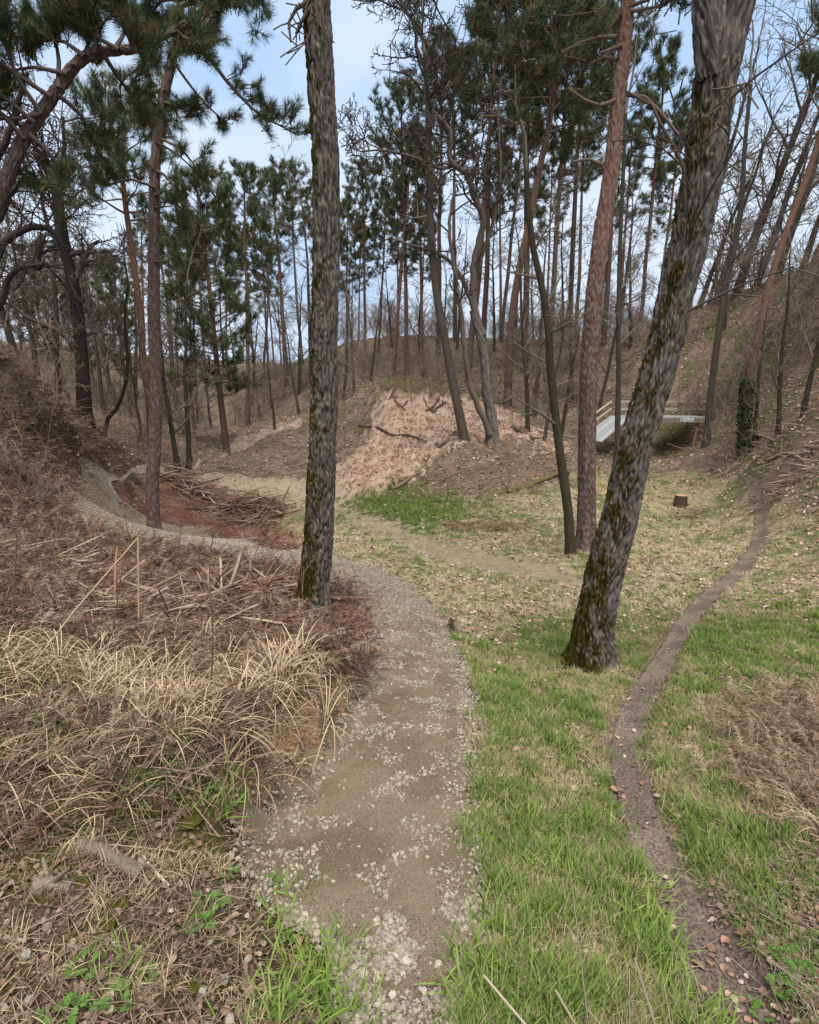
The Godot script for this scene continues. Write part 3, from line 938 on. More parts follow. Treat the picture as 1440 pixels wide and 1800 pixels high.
	b = bark_along(stem(px, 12.4, t), [0.155, 0.145, 0.138, 0.13, 0.12, 0.11, 0.10, 0.085, 0.06], 64, 0.05, 1, 1, 71)
	part(t, "trunk", b[0])
	lb = MB.new(); xf = []; cc = PackedColorArray()
	var leafy := [[305,70, 340,60, 390,60, 420,70], [312,40, 270,25, 240,30], [310,60, 345,75, 400,140, 440,180, 480,200, 515,215], [318,10, 360,10, 410,-5, 450,30, 480,50], [318,0, 270,-20, 230,-10], [320,-60, 380,-80, 440,-60], [320,-60, 260,-90], [305,90, 290,140, 280,170, 255,190], [290,160, 262,150, 240,170, 240,205], [285,245, 330,275, 375,330], [272,330, 245,325, 215,345], [275,300, 300,320, 310,380], [300,100, 320,130, 345,160, 380,190], [315,50, 350,90, 370,120], [290,180, 320,190, 335,200]]
	for q in leafy:
		var big: bool = q[1] < 100
		var e := limb(lb, q, 12.3, t, 0.05 if big else 0.03, 0.012, PINE_LOW * 0.7, g.randf_range(-1.6, 1.6))
		clothe(e, 0.4 if big else 0.5, 15 if big else 5, 0.55 if big else 0.35, 0.27, lb, xf, cc, g, DARK_BARK, 8)
	for q in [[271,345, 290,340, 310,337], [271,300, 262,285], [271,365, 300,362], [271,460, 295,458], [275,250, 310,270, 350,305, 372,325]]:
		twigs_on(lb, limb(lb, q, 12.3, t, 0.022, 0.01, DARK_BARK, g.randf_range(-0.4, 0.4)), 0.3, 2, 0.4, 0.008, g, bare_opts(DARK_BARK, [0, 0, 2, 0]), 2)
	part(t, "crown", lb.mesh(M.twig))
	multi(t.get_node("crown"), "needles", shoot_near, xf, cc).set_meta("kind", "stuff")
	# --- arching pine that leans in over the bank
	t = root_at("arching_pine", "crooked pine arching over the bracken bank with dense needle fans", "tree", -150, 800, 10.0)
	px = [-150,810, -148,760, -110,600, -60,470, -15,375, 17,300, 42,244, 72,200, 103,155, 130,117, 167,94, 236,86, 280,67, 330,40]
	b = bark_along(stem(px, 10.0, t), [0.16, 0.14, 0.125, 0.115, 0.105, 0.10, 0.09, 0.07, 0.045], 60, 0.05, 1, 1, 81)
	part(t, "trunk", b[0])
	lb = MB.new(); xf = []; cc = PackedColorArray()
	leafy = [[72,200, 50,150, 40,90, 30,40], [103,155, 95,100, 80,50, 70,10], [130,117, 130,70, 120,20], [167,94, 170,50, 150,0], [200,90, 210,50, 200,10], [60,215, 20,180, -20,160], [90,170, 40,140, 0,110], [236,86, 240,60, 260,30], [236,86, 260,110, 270,125], [150,100, 110,70, 60,60], [120,130, 60,120, 20,130], [180,92, 190,120, 200,140], [42,244, 10,200, -30,190], [280,67, 310,50, 330,70], [100,165, 120,185, 130,230], [210,88, 160,60, 140,40], [72,200, 20,215, -20,215], [50,235, 80,270, 70,320]]
	for q in leafy:
		var e := limb(lb, q, 9.9, t, 0.04, 0.012, PINE_LOW * 0.6, g.randf_range(-1.4, 1.4))
		clothe(e, 0.4, 10, 0.5, 0.25, lb, xf, cc, g, DARK_BARK, 8)
	part(t, "crown", lb.mesh(M.twig))
	multi(t.get_node("crown"), "needles", shoot_near, xf, cc).set_meta("kind", "stuff")
	# --- short orange-stemmed pine behind them
	t = root_at("pine_tree", "small leaning pine with a bare orange stem behind the slim pine", "tree", 266, 790, 18.0)
	pine_parts(t, stem([266,800, 262,700, 252,640, 247,555, 232,440, 222,370, 214,310, 200,240, 190,200], 18.0, t), 0.13, 0.06, 0.72, 1.9, 22, g, 0.34, 0.2, 14, 3, 7, shoot_near)
	# --- oak on the bank
	t = root_at("oak_tree", "dark many limbed bare oak on the crest of the bracken bank", "tree", 149, 733, 16.0)
	o = bare_opts(Color(0.085, 0.07, 0.06), [5, 5, 4, 3], 0.3, 0.05, 0.85, 0.009)
	bare_parts(t, stem([149,740, 147,690, 144,625, 137,562, 129,500, 118,450, 110,400], 16.0, t), 0.19, 0.12, 0.45, 5, 2.4, g, o, 16)
	cb = MB.new()
	for q in [[118,450, 100,380, 95,310, 80,260], [112,410, 120,350, 140,300, 155,240], [125,480, 100,430, 75,390, 60,330], [130,500, 165,430, 180,425], [112,410, 108,330, 106,280], [144,640, 130,600, 110,580, 70,560, 48,530]]:
		twigs_on(cb, limb(cb, q, 16.0, t, 0.10, 0.03, Color(0.085, 0.07, 0.06), g.randf_range(-1.5, 1.5)), 0.2, 11, 1.6, 0.025, g, o, 1)
	part(t, "crown", cb.mesh(M.twig))
	# --- gnarled oak whose limbs reach in from outside the picture
	t = root_at("oak_tree", "gnarled bare oak with twisted dark boughs reaching over the bracken bank", "tree", -70, 720, 11.0)
	o = bare_opts(Color(0.07, 0.057, 0.05), [4, 5, 4, 3], 0.38, 0.02, 0.9, 0.006)
	bare_parts(t, stem([-70,730, -60,650, -40,560, -30,480, -45,380, -60,250, -70,100], 11.0, t), 0.22, 0.10, 0.4, 4, 2.0, g, o, 16)
	cb = MB.new()
	for q in [[-35,500, 0,430, 30,402, 75,395, 92,425, 100,470, 98,520], [-40,560, 0,540, 25,485, 65,470, 92,470], [-40,440, -10,380, 0,330, 10,260], [65,470, 55,445, 50,430], [-50,340, 0,270, 30,200, 50,130]]:
		twigs_on(cb, limb(cb, q, 10.9, t, 0.085, 0.03, Color(0.07, 0.057, 0.05), g.randf_range(-0.8, 0.8), 9), 0.25, 7, 1.0, 0.018, g, o, 2)
	part(t, "crown", cb.mesh(M.twig))
	# --- crooked dark stem at the foot of the bank
	t = root_at("crooked_sapling", "dark crooked sapling leaning up from the foot of the bank", "tree", 178, 758, 17.5)
	bare_parts(t, stem([178,765, 190,735, 205,718, 215,695, 222,670, 225,630, 221,590, 220,540, 226,500], 17.5, t), 0.07, 0.035, 0.4, 8, 1.3, g, bare_opts(DARK_BARK, [4, 4, 4, 3], 0.3))
	# --- trees on the mound
	t = root_at("robinia_tree", "tall grey tree bending up from the shoulder of the sand mound", "tree", 815, 778, 18.0)
	bare_parts(t, stem([818,788, 815,765, 805,715, 792,650, 779,580, 768,520, 761,450, 757,380, 755,300, 754,240, 752,180, 748,100], 18.0, t), 0.15, 0.07, 0.62, 9, 1.7, g, bare_opts(GREY_BARK, [4, 4, 4, 3], 0.28), 16)
	t = root_at("gnarled_robinia", "gnarled forked tree with twisting limbs on the sand mound", "tree", 866, 788, 18.0)
	b = bark_along(stem([867,798, 866,780, 864,740, 857,690, 851,627, 843,586, 832,545], 18.0, t), [0.2, 0.17, 0.15, 0.13, 0.12], 40, 0.07, 0, 0, 91)
	part(t, "trunk", b[0])
	cb = MB.new()
	var gc := Color(0.12, 0.098, 0.08)
	o = bare_opts(Color(0.07, 0.056, 0.048), [4, 6, 6, 5], 0.42, 0.05, 0.95, 0.010)
	var e1 := limb(cb, [862,765, 853,740, 830,686, 819,627, 815,586, 805,513, 797,461, 790,400, 800,330], 17.8, t, 0.10, 0.04, gc)
	twigs_on(cb, e1, 0.5, 7, 1.5, 0.03, g, o, 1)
	var e2 := limb(cb, [836,557, 828,527, 813,492, 788,457, 757,440, 720,430, 690,420], 18.0, t, 0.09, 0.03, gc)
	twigs_on(cb, e2, 0.4, 7, 1.2, 0.022, g, o, 2)
	var e3 := limb(cb, [849,590, 834,545, 832,482, 838,440, 850,390, 836,350, 819,306, 792,281, 792,232, 768,203, 748,178, 748,127, 731,81, 731,49, 707,5, 690,-60], 18.0, t, 0.125, 0.035, gc)
	twigs_on(cb, e3, 0.35, 22, 2.4, 0.035, g, o, 1)
	var e4 := limb(cb, [805,285, 775,296, 726,276, 670,264, 633,266, 610,250], 18.0, t, 0.06, 0.015, gc)
	twigs_on(cb, e4, 0.2, 11, 1.7, 0.022, g, o, 1)
	var e5 := limb(cb, [748,150, 752,100, 754,60, 765,20, 775,-40], 18.0, t, 0.05, 0.02, gc)
	twigs_on(cb, e5, 0.1, 9, 1.8, 0.025, g, o, 1)
	var e6 := limb(cb, [832,500, 850,440, 870,380, 880,300, 876,200, 885,100], 18.2, t, 0.07, 0.025, gc)
	twigs_on(cb, e6, 0.2, 9, 1.8, 0.025, g, o, 1)
	part(t, "crown", cb.mesh(M.twig))
	# --- pine behind the mound
	t = root_at("pine_tree", "grey stemmed pine leaning away behind the sand mound", "tree", 892, 718, 25.0)
	pine_parts(t, stem([892,728, 892,710, 896,627, 902,544, 912,480, 922,430, 935,370, 950,290, 965,220, 975,130, 980,30, 982,-60], 25.0, t), 0.19, 0.08, 0.62, 2.7, 46, g, 0.42, 0.4, 16, 10, 7)
	# --- by the bridge
	t = root_at("slim_tree", "slim grey tree standing at the end of the footbridge", "tree", 1242, 783, 19.0)
	bare_parts(t, stem([1241,792, 1242,775, 1247,720, 1256,640, 1265,575, 1275,502, 1286,461, 1298,400, 1305,330, 1310,250, 1320,150], 19.0, t), 0.12, 0.05, 0.5, 9, 1.8, g, bare_opts(GREY_BARK * 0.85, [4, 4, 4, 3], 0.22), 14)
	t = root_at("slim_tree", "thin straight tree growing in front of the footbridge ramp", "tree", 1085, 792, 15.5)
	bare_parts(t, stem([1084,800, 1085,780, 1086,740, 1088,640, 1087,575, 1089,482, 1090,440, 1092,380, 1096,300, 1100,200], 15.5, t), 0.085, 0.04, 0.4, 9, 1.8, g, bare_opts(GREY_BARK * 0.8, [4, 4, 4, 3], 0.22), 14)
	t = root_at("ivy_pine", "leaning pine with pinkish bark and ivy round its lower stem", "tree", 1305, 806, 17.0)
	var ip := stem([1304,815, 1305,798, 1308,749, 1315,669, 1326,617, 1338,565, 1350,509, 1367,450, 1385,400, 1405,345, 1422,300, 1440,245, 1465,160, 1485,80], 17.0, t)
	pine_parts(t, ip, 0.13, 0.06, 0.86, 1.6, 14, g, 0.34, 0.3, 14, 3, 6, shoot_near)
	var ivy := []
	var ic := PackedColorArray()
	var ipc := curve(ip, 0.05)
	for k in 900:
		var q := ipc[int(g.randf_range(0.04, 0.22) * ipc.size())]
		var az := g.randf() * TAU
		var nn := Vector3(cos(az), g.randf_range(-0.1, 0.4), sin(az))
		ivy.push_back(aim(nn.cross(rv(g)), g.randf_range(0.7, 1.2), q + nn * g.randf_range(0.14, 0.22), g))
		ic.push_back(Color(0.03, 0.06, 0.025) * g.randf_range(0.7, 1.6))
	multi(t, "ivy", leaf_mesh(g, 0.07), ivy, ic).set_meta("kind", "stuff")

func forest() -> void:
	var g := RandomNumberGenerator.new()
	g.seed = 404
	# ---- pines: five built, the rest are copies
	var kinds := []
	var specs := [[17.0, 0.17, 0.62, 2.3, 36], [16.0, 0.15, 0.52, 2.1, 40], [18.0, 0.18, 0.68, 2.6, 34], [13.0, 0.15, 0.30, 2.2, 46], [15.0, 0.14, 0.56, 1.8, 34], [11.5, 0.17, 0.24, 2.3, 66]]
	var plan := [[690,30,1.0,0], [715,30.5,1.05,2], [745,31,0.95,1], [823,29,1.05,2], [640,34,0.9,0], [608,37,0.95,1], [590,34,0.9,4], [665,39,0.9,1], [770,36,1.0,0], [850,33,1.0,2], [925,30,1.1,0], [965,28,1.05,1], [1000,33,1.0,2], [1062,30,0.95,0], [1122,33,0.9,4], [880,40,1.0,1], [800,42,1.0,0], [1012,42,0.95,2], [1085,40,0.95,4],
		[427,33,0.95,2], [357,42,0.9,1], [330,46,0.95,0], [298,44,1.0,4], [470,44,0.9,1], [500,40,0.95,0], [530,45,0.95,2], [215,31,0.85,3], [185,36,0.95,3], [150,38,0.9,3], [100,36,0.95,3], [55,31,0.9,3], [445,50,1.0,4], [560,50,1.0,0], [630,50,0.9,1], [700,48,0.95,4], [395,55,1.0,0], [250,52,1.0,1], [200,50,1.0,3], [120,50,1.0,3], [20,42,1.0,3], [340,58,1.0,4], [480,58,1.0,4], [740,52,0.9,1], [880,52,0.9,0], [960,50,0.9,4], [1150,40,0.9,1], [600,58,1.0,3], [290,62,1.1,3], [520,62,1.1,3], [390,64,1.1,3], [160,60,1.1,3], [70,56,1.1,3], [450,66,1.1,3], [240,66,1.1,3]]
	for k in specs.size():
		var s: Array = specs[k]
		var o := Node3D.new()
		o.set_meta("category", "tree")
		pine_parts(o, sapling_trunk(g, s[0], 0.05), s[1], 0.05, s[2], s[3], s[4], g, 0.42, 0.4, 10, 10, 5)
		kinds.push_back(o)
	var pn := 0
	for q in plan:
		if q[3] == 3 and q[1] > 55: continue
		var p := at(q[0], 600, q[1])
		p.y = height(p.x, p.z) - 0.1
		var look: String = ["tall long stemmed pine", "mid sized tufted pine", "stout high crowned pine", "bushy low crowned pine", "slim narrow crowned pine"][q[3]]
		var label := look + " in the stand on the slope behind the sand mound" if q[0] > 570 else look + " in the stand at the head of the side valley"
		copy(kinds[q[3]], "pine_tree", p, g.randf() * TAU, q[2] * g.randf_range(0.93, 1.07) * (0.78 if q[0] < 570 and q[3] != 3 else (0.7 if q[0] < 760 else 0.95)), g.randf_range(-0.03, 0.06), label, "pines behind the sand mound" if q[0] > 570 else "pines in the side valley")
	var p0 := at(400, 800, 24)
	copy(kinds[5], "bushy_pine", on(p0.x, p0.z, -0.1), 1.0, 0.9, 0.0, "dense dark green pine with a low crown beside the sandy trail")
	for o in kinds: o.free()
	# ---- bare trees
	kinds = []
	for k in 7:
		var o := Node3D.new()
		o.set_meta("category", "tree")
		var H: float = [11.0, 9.0, 12.0, 8.0, 10.0, 13.0, 7.0][k]
		bare_parts(o, sapling_trunk(g, H * 0.72, 0.12), 0.075 + H * 0.004, 0.03, 0.28, 13, H * 0.24, g, bare_opts(Color(0.16, 0.13, 0.105) * g.randf_range(0.85, 1.15), [4, 5, 5, 3], 0.24, 0.08, 0.8, 0.008), 10)
		kinds.push_back(o)
	var ridge := [[1195,29,13], [1227,27.5,12], [1258,27,11], [1292,26,14], [1323,25.5,14], [1358,24.5,13], [1398,23,12], [1428,20.5,12], [1170,31,11], [1470,19,12], [1280,30,13], [1345,29,13], [1410,27,14], [1240,33,12]]
	for q in ridge:
		var p := at(q[0], 540, q[1])
		copy(kinds[g.randi() % 7], "bare_tree", on(p.x, p.z, -0.1), g.randf() * TAU, q[2] / 9.5, g.randf_range(0.16, 0.34), "bare tree leaning out from the crest of the leaf strewn slope", "bare trees on the crest of the slope")
	var slope := [[475,30,7], [313,19,9], [294,17.5,9], [545,27,6], [520,33,7], [600,30,7], [622,27,6], [648,26,6], [1150,26,6], [995,22,8], [945,24,9], [935,21,7], [1012,25,8], [1350,17,6], [1390,15,5.5], [1430,14,6], [1270,24,7], [780,33,8], [735,33,7], [905,33,8], [870,36,8], [1110,28,7], [230,21,6], [255,25,8], [330,30,8], [360,33,8], [450,36,8], [85,19,8], [30,17,9], [60,22,9], [110,27,9], [170,26,8], [5,21,10], [580,40,9], [560,33,8], [500,50,10], [410,45,9], [280,34,9], [195,30,8], [140,31,9], [690,42,8], [830,48,8], [990,36,8], [1040,35,8], [1060,24,7], [965,18.5,6]]
	for q in slope:
		var p := at(q[0], 600, q[1])
		var lb := "slender bare tree in the undergrowth of the side valley" if q[0] < 570 else "slender bare tree on the wooded slope round the sand mound"
		copy(kinds[g.randi() % 7], "bare_tree", on(p.x, p.z, -0.1), g.randf() * TAU, q[2] / 9.5, g.randf_range(-0.12, 0.14), lb, "bare trees in the side valley" if q[0] < 570 else "bare trees round the sand mound")
	for k in 46:
		var d := g.randf_range(34, 75)
		var p := at(g.randf_range(-150, 1300) if k % 2 else g.randf_range(-150, 650), 600, d)
		var lf := p.x < -0.16 * d
		copy(kinds[g.randi() % 7], "bare_tree", on(p.x, p.z, -0.1), g.randf() * TAU, g.randf_range(0.8, 1.3), g.randf_range(-0.08, 0.1), "slender bare tree in the undergrowth of the side valley" if lf else "slender bare tree on the wooded slope round the sand mound", "bare trees in the side valley" if lf else "bare trees round the sand mound")
	for o in kinds: o.free()
	# ---- shrubs
	kinds = []
	for k in 5:
		var o := Node3D.new()
		o.set_meta("category", "shrub")
		var mb := MB.new()
		var op := bare_opts(Color(0.22, 0.17, 0.13) * g.randf_range(0.8, 1.2), [0, 5, 5, 3], 0.24, 0.05, 0.75, 0.005)
		op.start = 0.1
		for j in 7:
			grow(mb, Vector3(g.randf_range(-0.25, 0.25), -0.08, g.randf_range(-0.25, 0.25)), (Vector3.UP + rv(g) * 0.6).normalized(), g.randf_range(1.2, 2.4), 0.018, 1, g, op)
		part(o, "branches", mb.mesh(M.twig))
		kinds.push_back(o)
	for k in 275:
		var u := g.randf_range(-150, 560) if k < 120 else g.randf_range(560, 1150)
		var d := g.randf_range(14, 50)
		if k < 120 and d < 19 and u > 230: d += 8
		if k >= 120: d = g.randf_range(24.5, 48) if u < 900 else g.randf_range(20.5, 42)
		if k >= 230:
			u = g.randf_range(580, 1150); d = g.randf_range(36, 52)
		elif k >= 215:
			u = g.randf_range(1180, 1500); d = g.randf_range(15, 27)
		var p := at(u, 600, d)
		var zn := zone_at(p.x, p.z)
		if zn in [1, 2, 3, 5, 6, 7, 14, 17, 18]: continue
		if k % 5 < 2 and (k < 215 or k >= 230): continue
		if k < 120 and u > 330 and u < 560 and d > 18 and d < 33: continue
		var lb := "leafless grey brown shrub in the side valley thicket" if k < 120 else ("leafless twiggy shrub on the slope behind the sand mound" if k < 215 or k >= 230 else "leafless shrub on the leaf strewn slope beyond the trail")
		copy(kinds[k % 5], "shrub", on(p.x, p.z), g.randf() * TAU, g.randf_range(0.7, 1.35), 0.0, lb, "shrubs of the side valley" if k < 120 else ("shrubs behind the sand mound" if k < 215 or k >= 230 else "shrubs on the leaf strewn slope"))
	for k in 9:
		var p := at(g.randf_range(-60, 60), 800, g.randf_range(8.5, 14))
		if zone_at(p.x, p.z) == 8: copy(kinds[k % 5], "shrub", on(p.x, p.z), g.randf() * TAU, g.randf_range(0.25, 0.45), 0.0, "low leafless bush on the bracken bank", "bushes on the bracken bank")
	for o in kinds: o.free()

func leaf_mesh(g: RandomNumberGenerator, s: float) -> ArrayMesh:   # a small curled leaf lying along Y, face along Z
	var mb := MB.new()
	var w := [0.0, 0.32, 0.42, 0.28, 0.0]
	var y := [-0.5, -0.22, 0.05, 0.3, 0.5]
	for k in 5:
		var z := 0.18 * sin(k * 1.1 + g.randf()) * g.randf_range(0.4, 1.0)
		for sx in [-1, 0, 1]:
			mb.vert(Vector3(sx * w[k] * s, y[k] * s, (z + 0.16 * absf(sx)) * s), Vector3(-0.35 * sx, 0, 1).normalized(), Vector2.ZERO, Color.WHITE * (0.85 if sx == 0 else 1.0))
	for k in 4:
		for c in 2:
			var q := k * 3 + c
			mb.quad(q, q + 3, q + 4, q + 1)
	mb.n = PackedVector3Array()
	return mb.mesh(M.leaf)

# a tuft of blades; spread = how far they lean over
func tuft_mesh(g: RandomNumberGenerator, n: int, hmin: float, hmax: float, wide: float, spread: float, foot: float, droop: float, segs: int) -> ArrayMesh:
	var mb := MB.new()
	for k in n:
		var az := g.randf() * TAU
		var d := Vector3(cos(az), 0, sin(az))
		var s := Vector3(-d.z, 0, d.x)
		var L := g.randf_range(hmin, hmax)
		var p := Vector3(g.randf_range(-1, 1), 0, g.randf_range(-1, 1)) * foot
		var el := PI / 2 - g.randf() * spread
		var c := Color(1, 1, 1) * g.randf_range(0.7, 1.3)
		var b := mb.v.size()
		for j in segs + 1:
			var f := float(j) / segs
			var w := wide * (1.0 - f * f) + 0.0003
			var nn := (Vector3.UP * cos(el) * 1.0 + d * -sin(el) * 0.3 + Vector3.UP * 0.6).normalized()
			mb.vert(p - s * w, nn, Vector2.ZERO, c)
			mb.vert(p + s * w, nn, Vector2.ZERO, c)
			p += (d * cos(el) + Vector3.UP * sin(el)) * L / segs
			el -= droop * g.randf_range(0.5, 1.3) / segs
			s = (s + Vector3(g.randf_range(-1, 1), 0, g.randf_range(-1, 1)) * 0.15).normalized()
		for j in segs: mb.quad(b + j * 2, b + j * 2 + 1, b + j * 2 + 3, b + j * 2 + 2)
	mb.n = PackedVector3Array()
	return mb.mesh(M.blade)

func stone_mesh(g: RandomNumberGenerator, m: Material, rough := 0.25, sub := 0) -> ArrayMesh:
	var t := (1.0 + sqrt(5.0)) / 2.0
	var v := [Vector3(-1, t, 0), Vector3(1, t, 0), Vector3(-1, -t, 0), Vector3(1, -t, 0), Vector3(0, -1, t), Vector3(0, 1, t), Vector3(0, -1, -t), Vector3(0, 1, -t), Vector3(t, 0, -1), Vector3(t, 0, 1), Vector3(-t, 0, -1), Vector3(-t, 0, 1)]
	var f := [[0,11,5],[0,5,1],[0,1,7],[0,7,10],[0,10,11],[1,5,9],[5,11,4],[11,10,2],[10,7,6],[7,1,8],[3,9,4],[3,4,2],[3,2,6],[3,6,8],[3,8,9],[4,9,5],[2,4,11],[6,2,10],[8,6,7],[9,8,1]]
	for k in v.size(): v[k] = v[k].normalized()
	for s in sub:
		var nf := []
		var mid := {}
		for q in f:
			var e := []
			for k in 3:
				var a: int = mini(q[k], q[(k + 1) % 3])
				var b: int = maxi(q[k], q[(k + 1) % 3])
				if not mid.has(Vector2i(a, b)):
					mid[Vector2i(a, b)] = v.size()
					v.push_back(((v[a] + v[b]) / 2).normalized())
				e.push_back(mid[Vector2i(a, b)])
			nf.append_array([[q[0], e[0], e[2]], [q[1], e[1], e[0]], [q[2], e[2], e[1]], e])
		f = nf
	for k in v.size(): v[k] = v[k] * g.randf_range(1.0 - rough, 1.0 + rough) * Vector3(1, 0.72, 0.9)
	var mb := MB.new()
	for q in f: mb.face([v[q[2]] * 0.5, v[q[1]] * 0.5, v[q[0]] * 0.5], Color.WHITE)
	if sub > 1:
		for k in mb.v.size(): mb.n[k] = mb.v[k].normalized()
	return mb.mesh(m)

func stick_mesh(g: RandomNumberGenerator, bend: float, forks: int, col: Color, m: Material, sides := 5) -> ArrayMesh:   # 1 m along X
	var mb := MB.new()
	var p := PackedVector3Array()
	var y := Vector3.ZERO
	for k in 7:
		p.push_back(Vector3(k / 6.0 - 0.5, 0, 0) + y)
		y += Vector3(0, g.randf_range(-1, 1), g.randf_range(-1, 1)) * bend
	mb.tube(p, taper(7, 0.5, 0.3), sides, col, Color(-1, 0, 0), true)
	for k in forks:
		var a := g.randi_range(2, 5)
		mb.tube(PackedVector3Array([p[a], p[a] + Vector3(0.12, g.randf_range(-1, 1) * 0.07, g.randf_range(-1, 1) * 0.07), p[a] + Vector3(0.25, g.randf_range(-1, 1) * 0.14, g.randf_range(-1, 1) * 0.14)]), PackedFloat32Array([0.28, 0.22, 0.15]), 4, col)
	# thickness is in units of the radius: squeeze it here, stretch when placed
	return mb.mesh(m)

func frond_mesh(g: RandomNumberGenerator) -> ArrayMesh:            # dead bracken frond, 1 m along X, drooping
	var mb := MB.new()
	var p := PackedVector3Array()
	for k in 8: p.push_back(Vector3(k / 7.0, 0.22 * sin(k / 7.0 * 2.6), g.randf_range(-0.02, 0.02)))
	mb.tube(p, taper(8, 0.006, 0.002), 3, Color.WHITE)
	for k in 30:
		var f := 0.2 + 0.8 * k / 30.0
		var x := f * 7.0
		var a := mini(int(x), 6)
		var b := p[a].lerp(p[a + 1], x - a)
		for s in [-1.0, 1.0]:
			var L := 0.26 * (1.05 - f) * g.randf_range(0.6, 1.2) + 0.02
			var e := b + Vector3(0.35 * L, g.randf_range(-1.1, 0.5) * L, s * L * g.randf_range(0.3, 1.0))
			var w := Vector3(0.007, g.randf_range(-0.01, 0.01), 0)
			var nn := Vector3(g.randf_range(-0.4, 0.4), 1, s * 0.3).normalized()
			var c := Color.WHITE * g.randf_range(0.65, 1.3)
			var q := mb.vert(b - w, nn, Vector2.ZERO, c)
			mb.vert(b + w, nn, Vector2.ZERO, c)
			mb.vert(e + w * 0.4, nn, Vector2.ZERO, c)
			mb.vert(e - w * 0.4, nn, Vector2.ZERO, c)
			mb.quad(q, q + 1, q + 2, q + 3)
	mb.n = PackedVector3Array()
	return mb.mesh(M.leaf)

class Heap:
	var xf := []
	var cc := PackedColorArray()
	var keep := 1.0
	var owed := 0.0
	func put(t: Transform3D, c: Color) -> void:
		owed += keep
		if owed < 1.0: return
		owed -= 1.0
		xf.push_back(t); cc.push_back(c)

func lying(x: float, z: float, g: RandomNumberGenerator, tilt: float, s: Vector3, up := 0.0) -> Transform3D:   # Y of the mesh along the ground, Z up
	var n := (normal_at(x, z) + rv(g) * tilt).normalized()
	var y := n.cross(rv(g)).normalized()
	return Transform3D(Basis(y.cross(n) * s.x, y * s.y, n * s.z), on(x, z, up))

func upright(x: float, z: float, g: RandomNumberGenerator, s: float, lean := 0.2, up := -0.004) -> Transform3D:
	var n := (normal_at(x, z) * 0.5 + Vector3.UP + rv(g) * lean).normalized()
	var a := n.cross(rv(g)).normalized()
	return Transform3D(Basis(a * s, n * s, a.cross(n) * s), on(x, z, up))

# a stick along the ground: X of the mesh along it
func laid(p: Vector3, d: Vector3, L: float, r: float) -> Transform3D:
	var x := d.normalized()
	var y := x.cross(Vector3(0.1, 0.2, 1).cross(x)).normalized()
	y = (Vector3.UP - x * x.y).normalized() if absf(x.y) < 0.95 else Vector3(0, 0, 1)
	return Transform3D(Basis(x * L, y * r * 2, x.cross(y) * r * 2), p)

func twig(mb: MB, g: RandomNumberGenerator, p: Vector3, d: Vector3, L: float, r: float, c: Color) -> void:   # one twig lying about p
	d = d.normalized()
	var e := d.cross(Vector3(0.3, 0.9, 0.2)).normalized()
	var f := d.cross(e)
	var near := p.z > -6.0
	var b := mb.v.size()
	var m := 3 if near else 2
	for k in m:
		var t := float(k) / (m - 1)
		var q := p + d * (t - 0.5) * L + ((e * g.randf_range(-1, 1) + f * g.randf_range(-1, 1)) * L * 0.09 if k == 1 and near else Vector3.ZERO)
		for s in 3:
			var nn := e * cos(TAU * s / 3.0) + f * sin(TAU * s / 3.0)
			mb.vert(q + nn * r * (1.0 - 0.45 * t), nn, Vector2.ZERO, c)
	for k in m - 1:
		for s in 3:
			var a := b + k * 3
			mb.quad(a + s, a + s + 3, a + (s + 1) % 3 + 3, a + (s + 1) % 3)

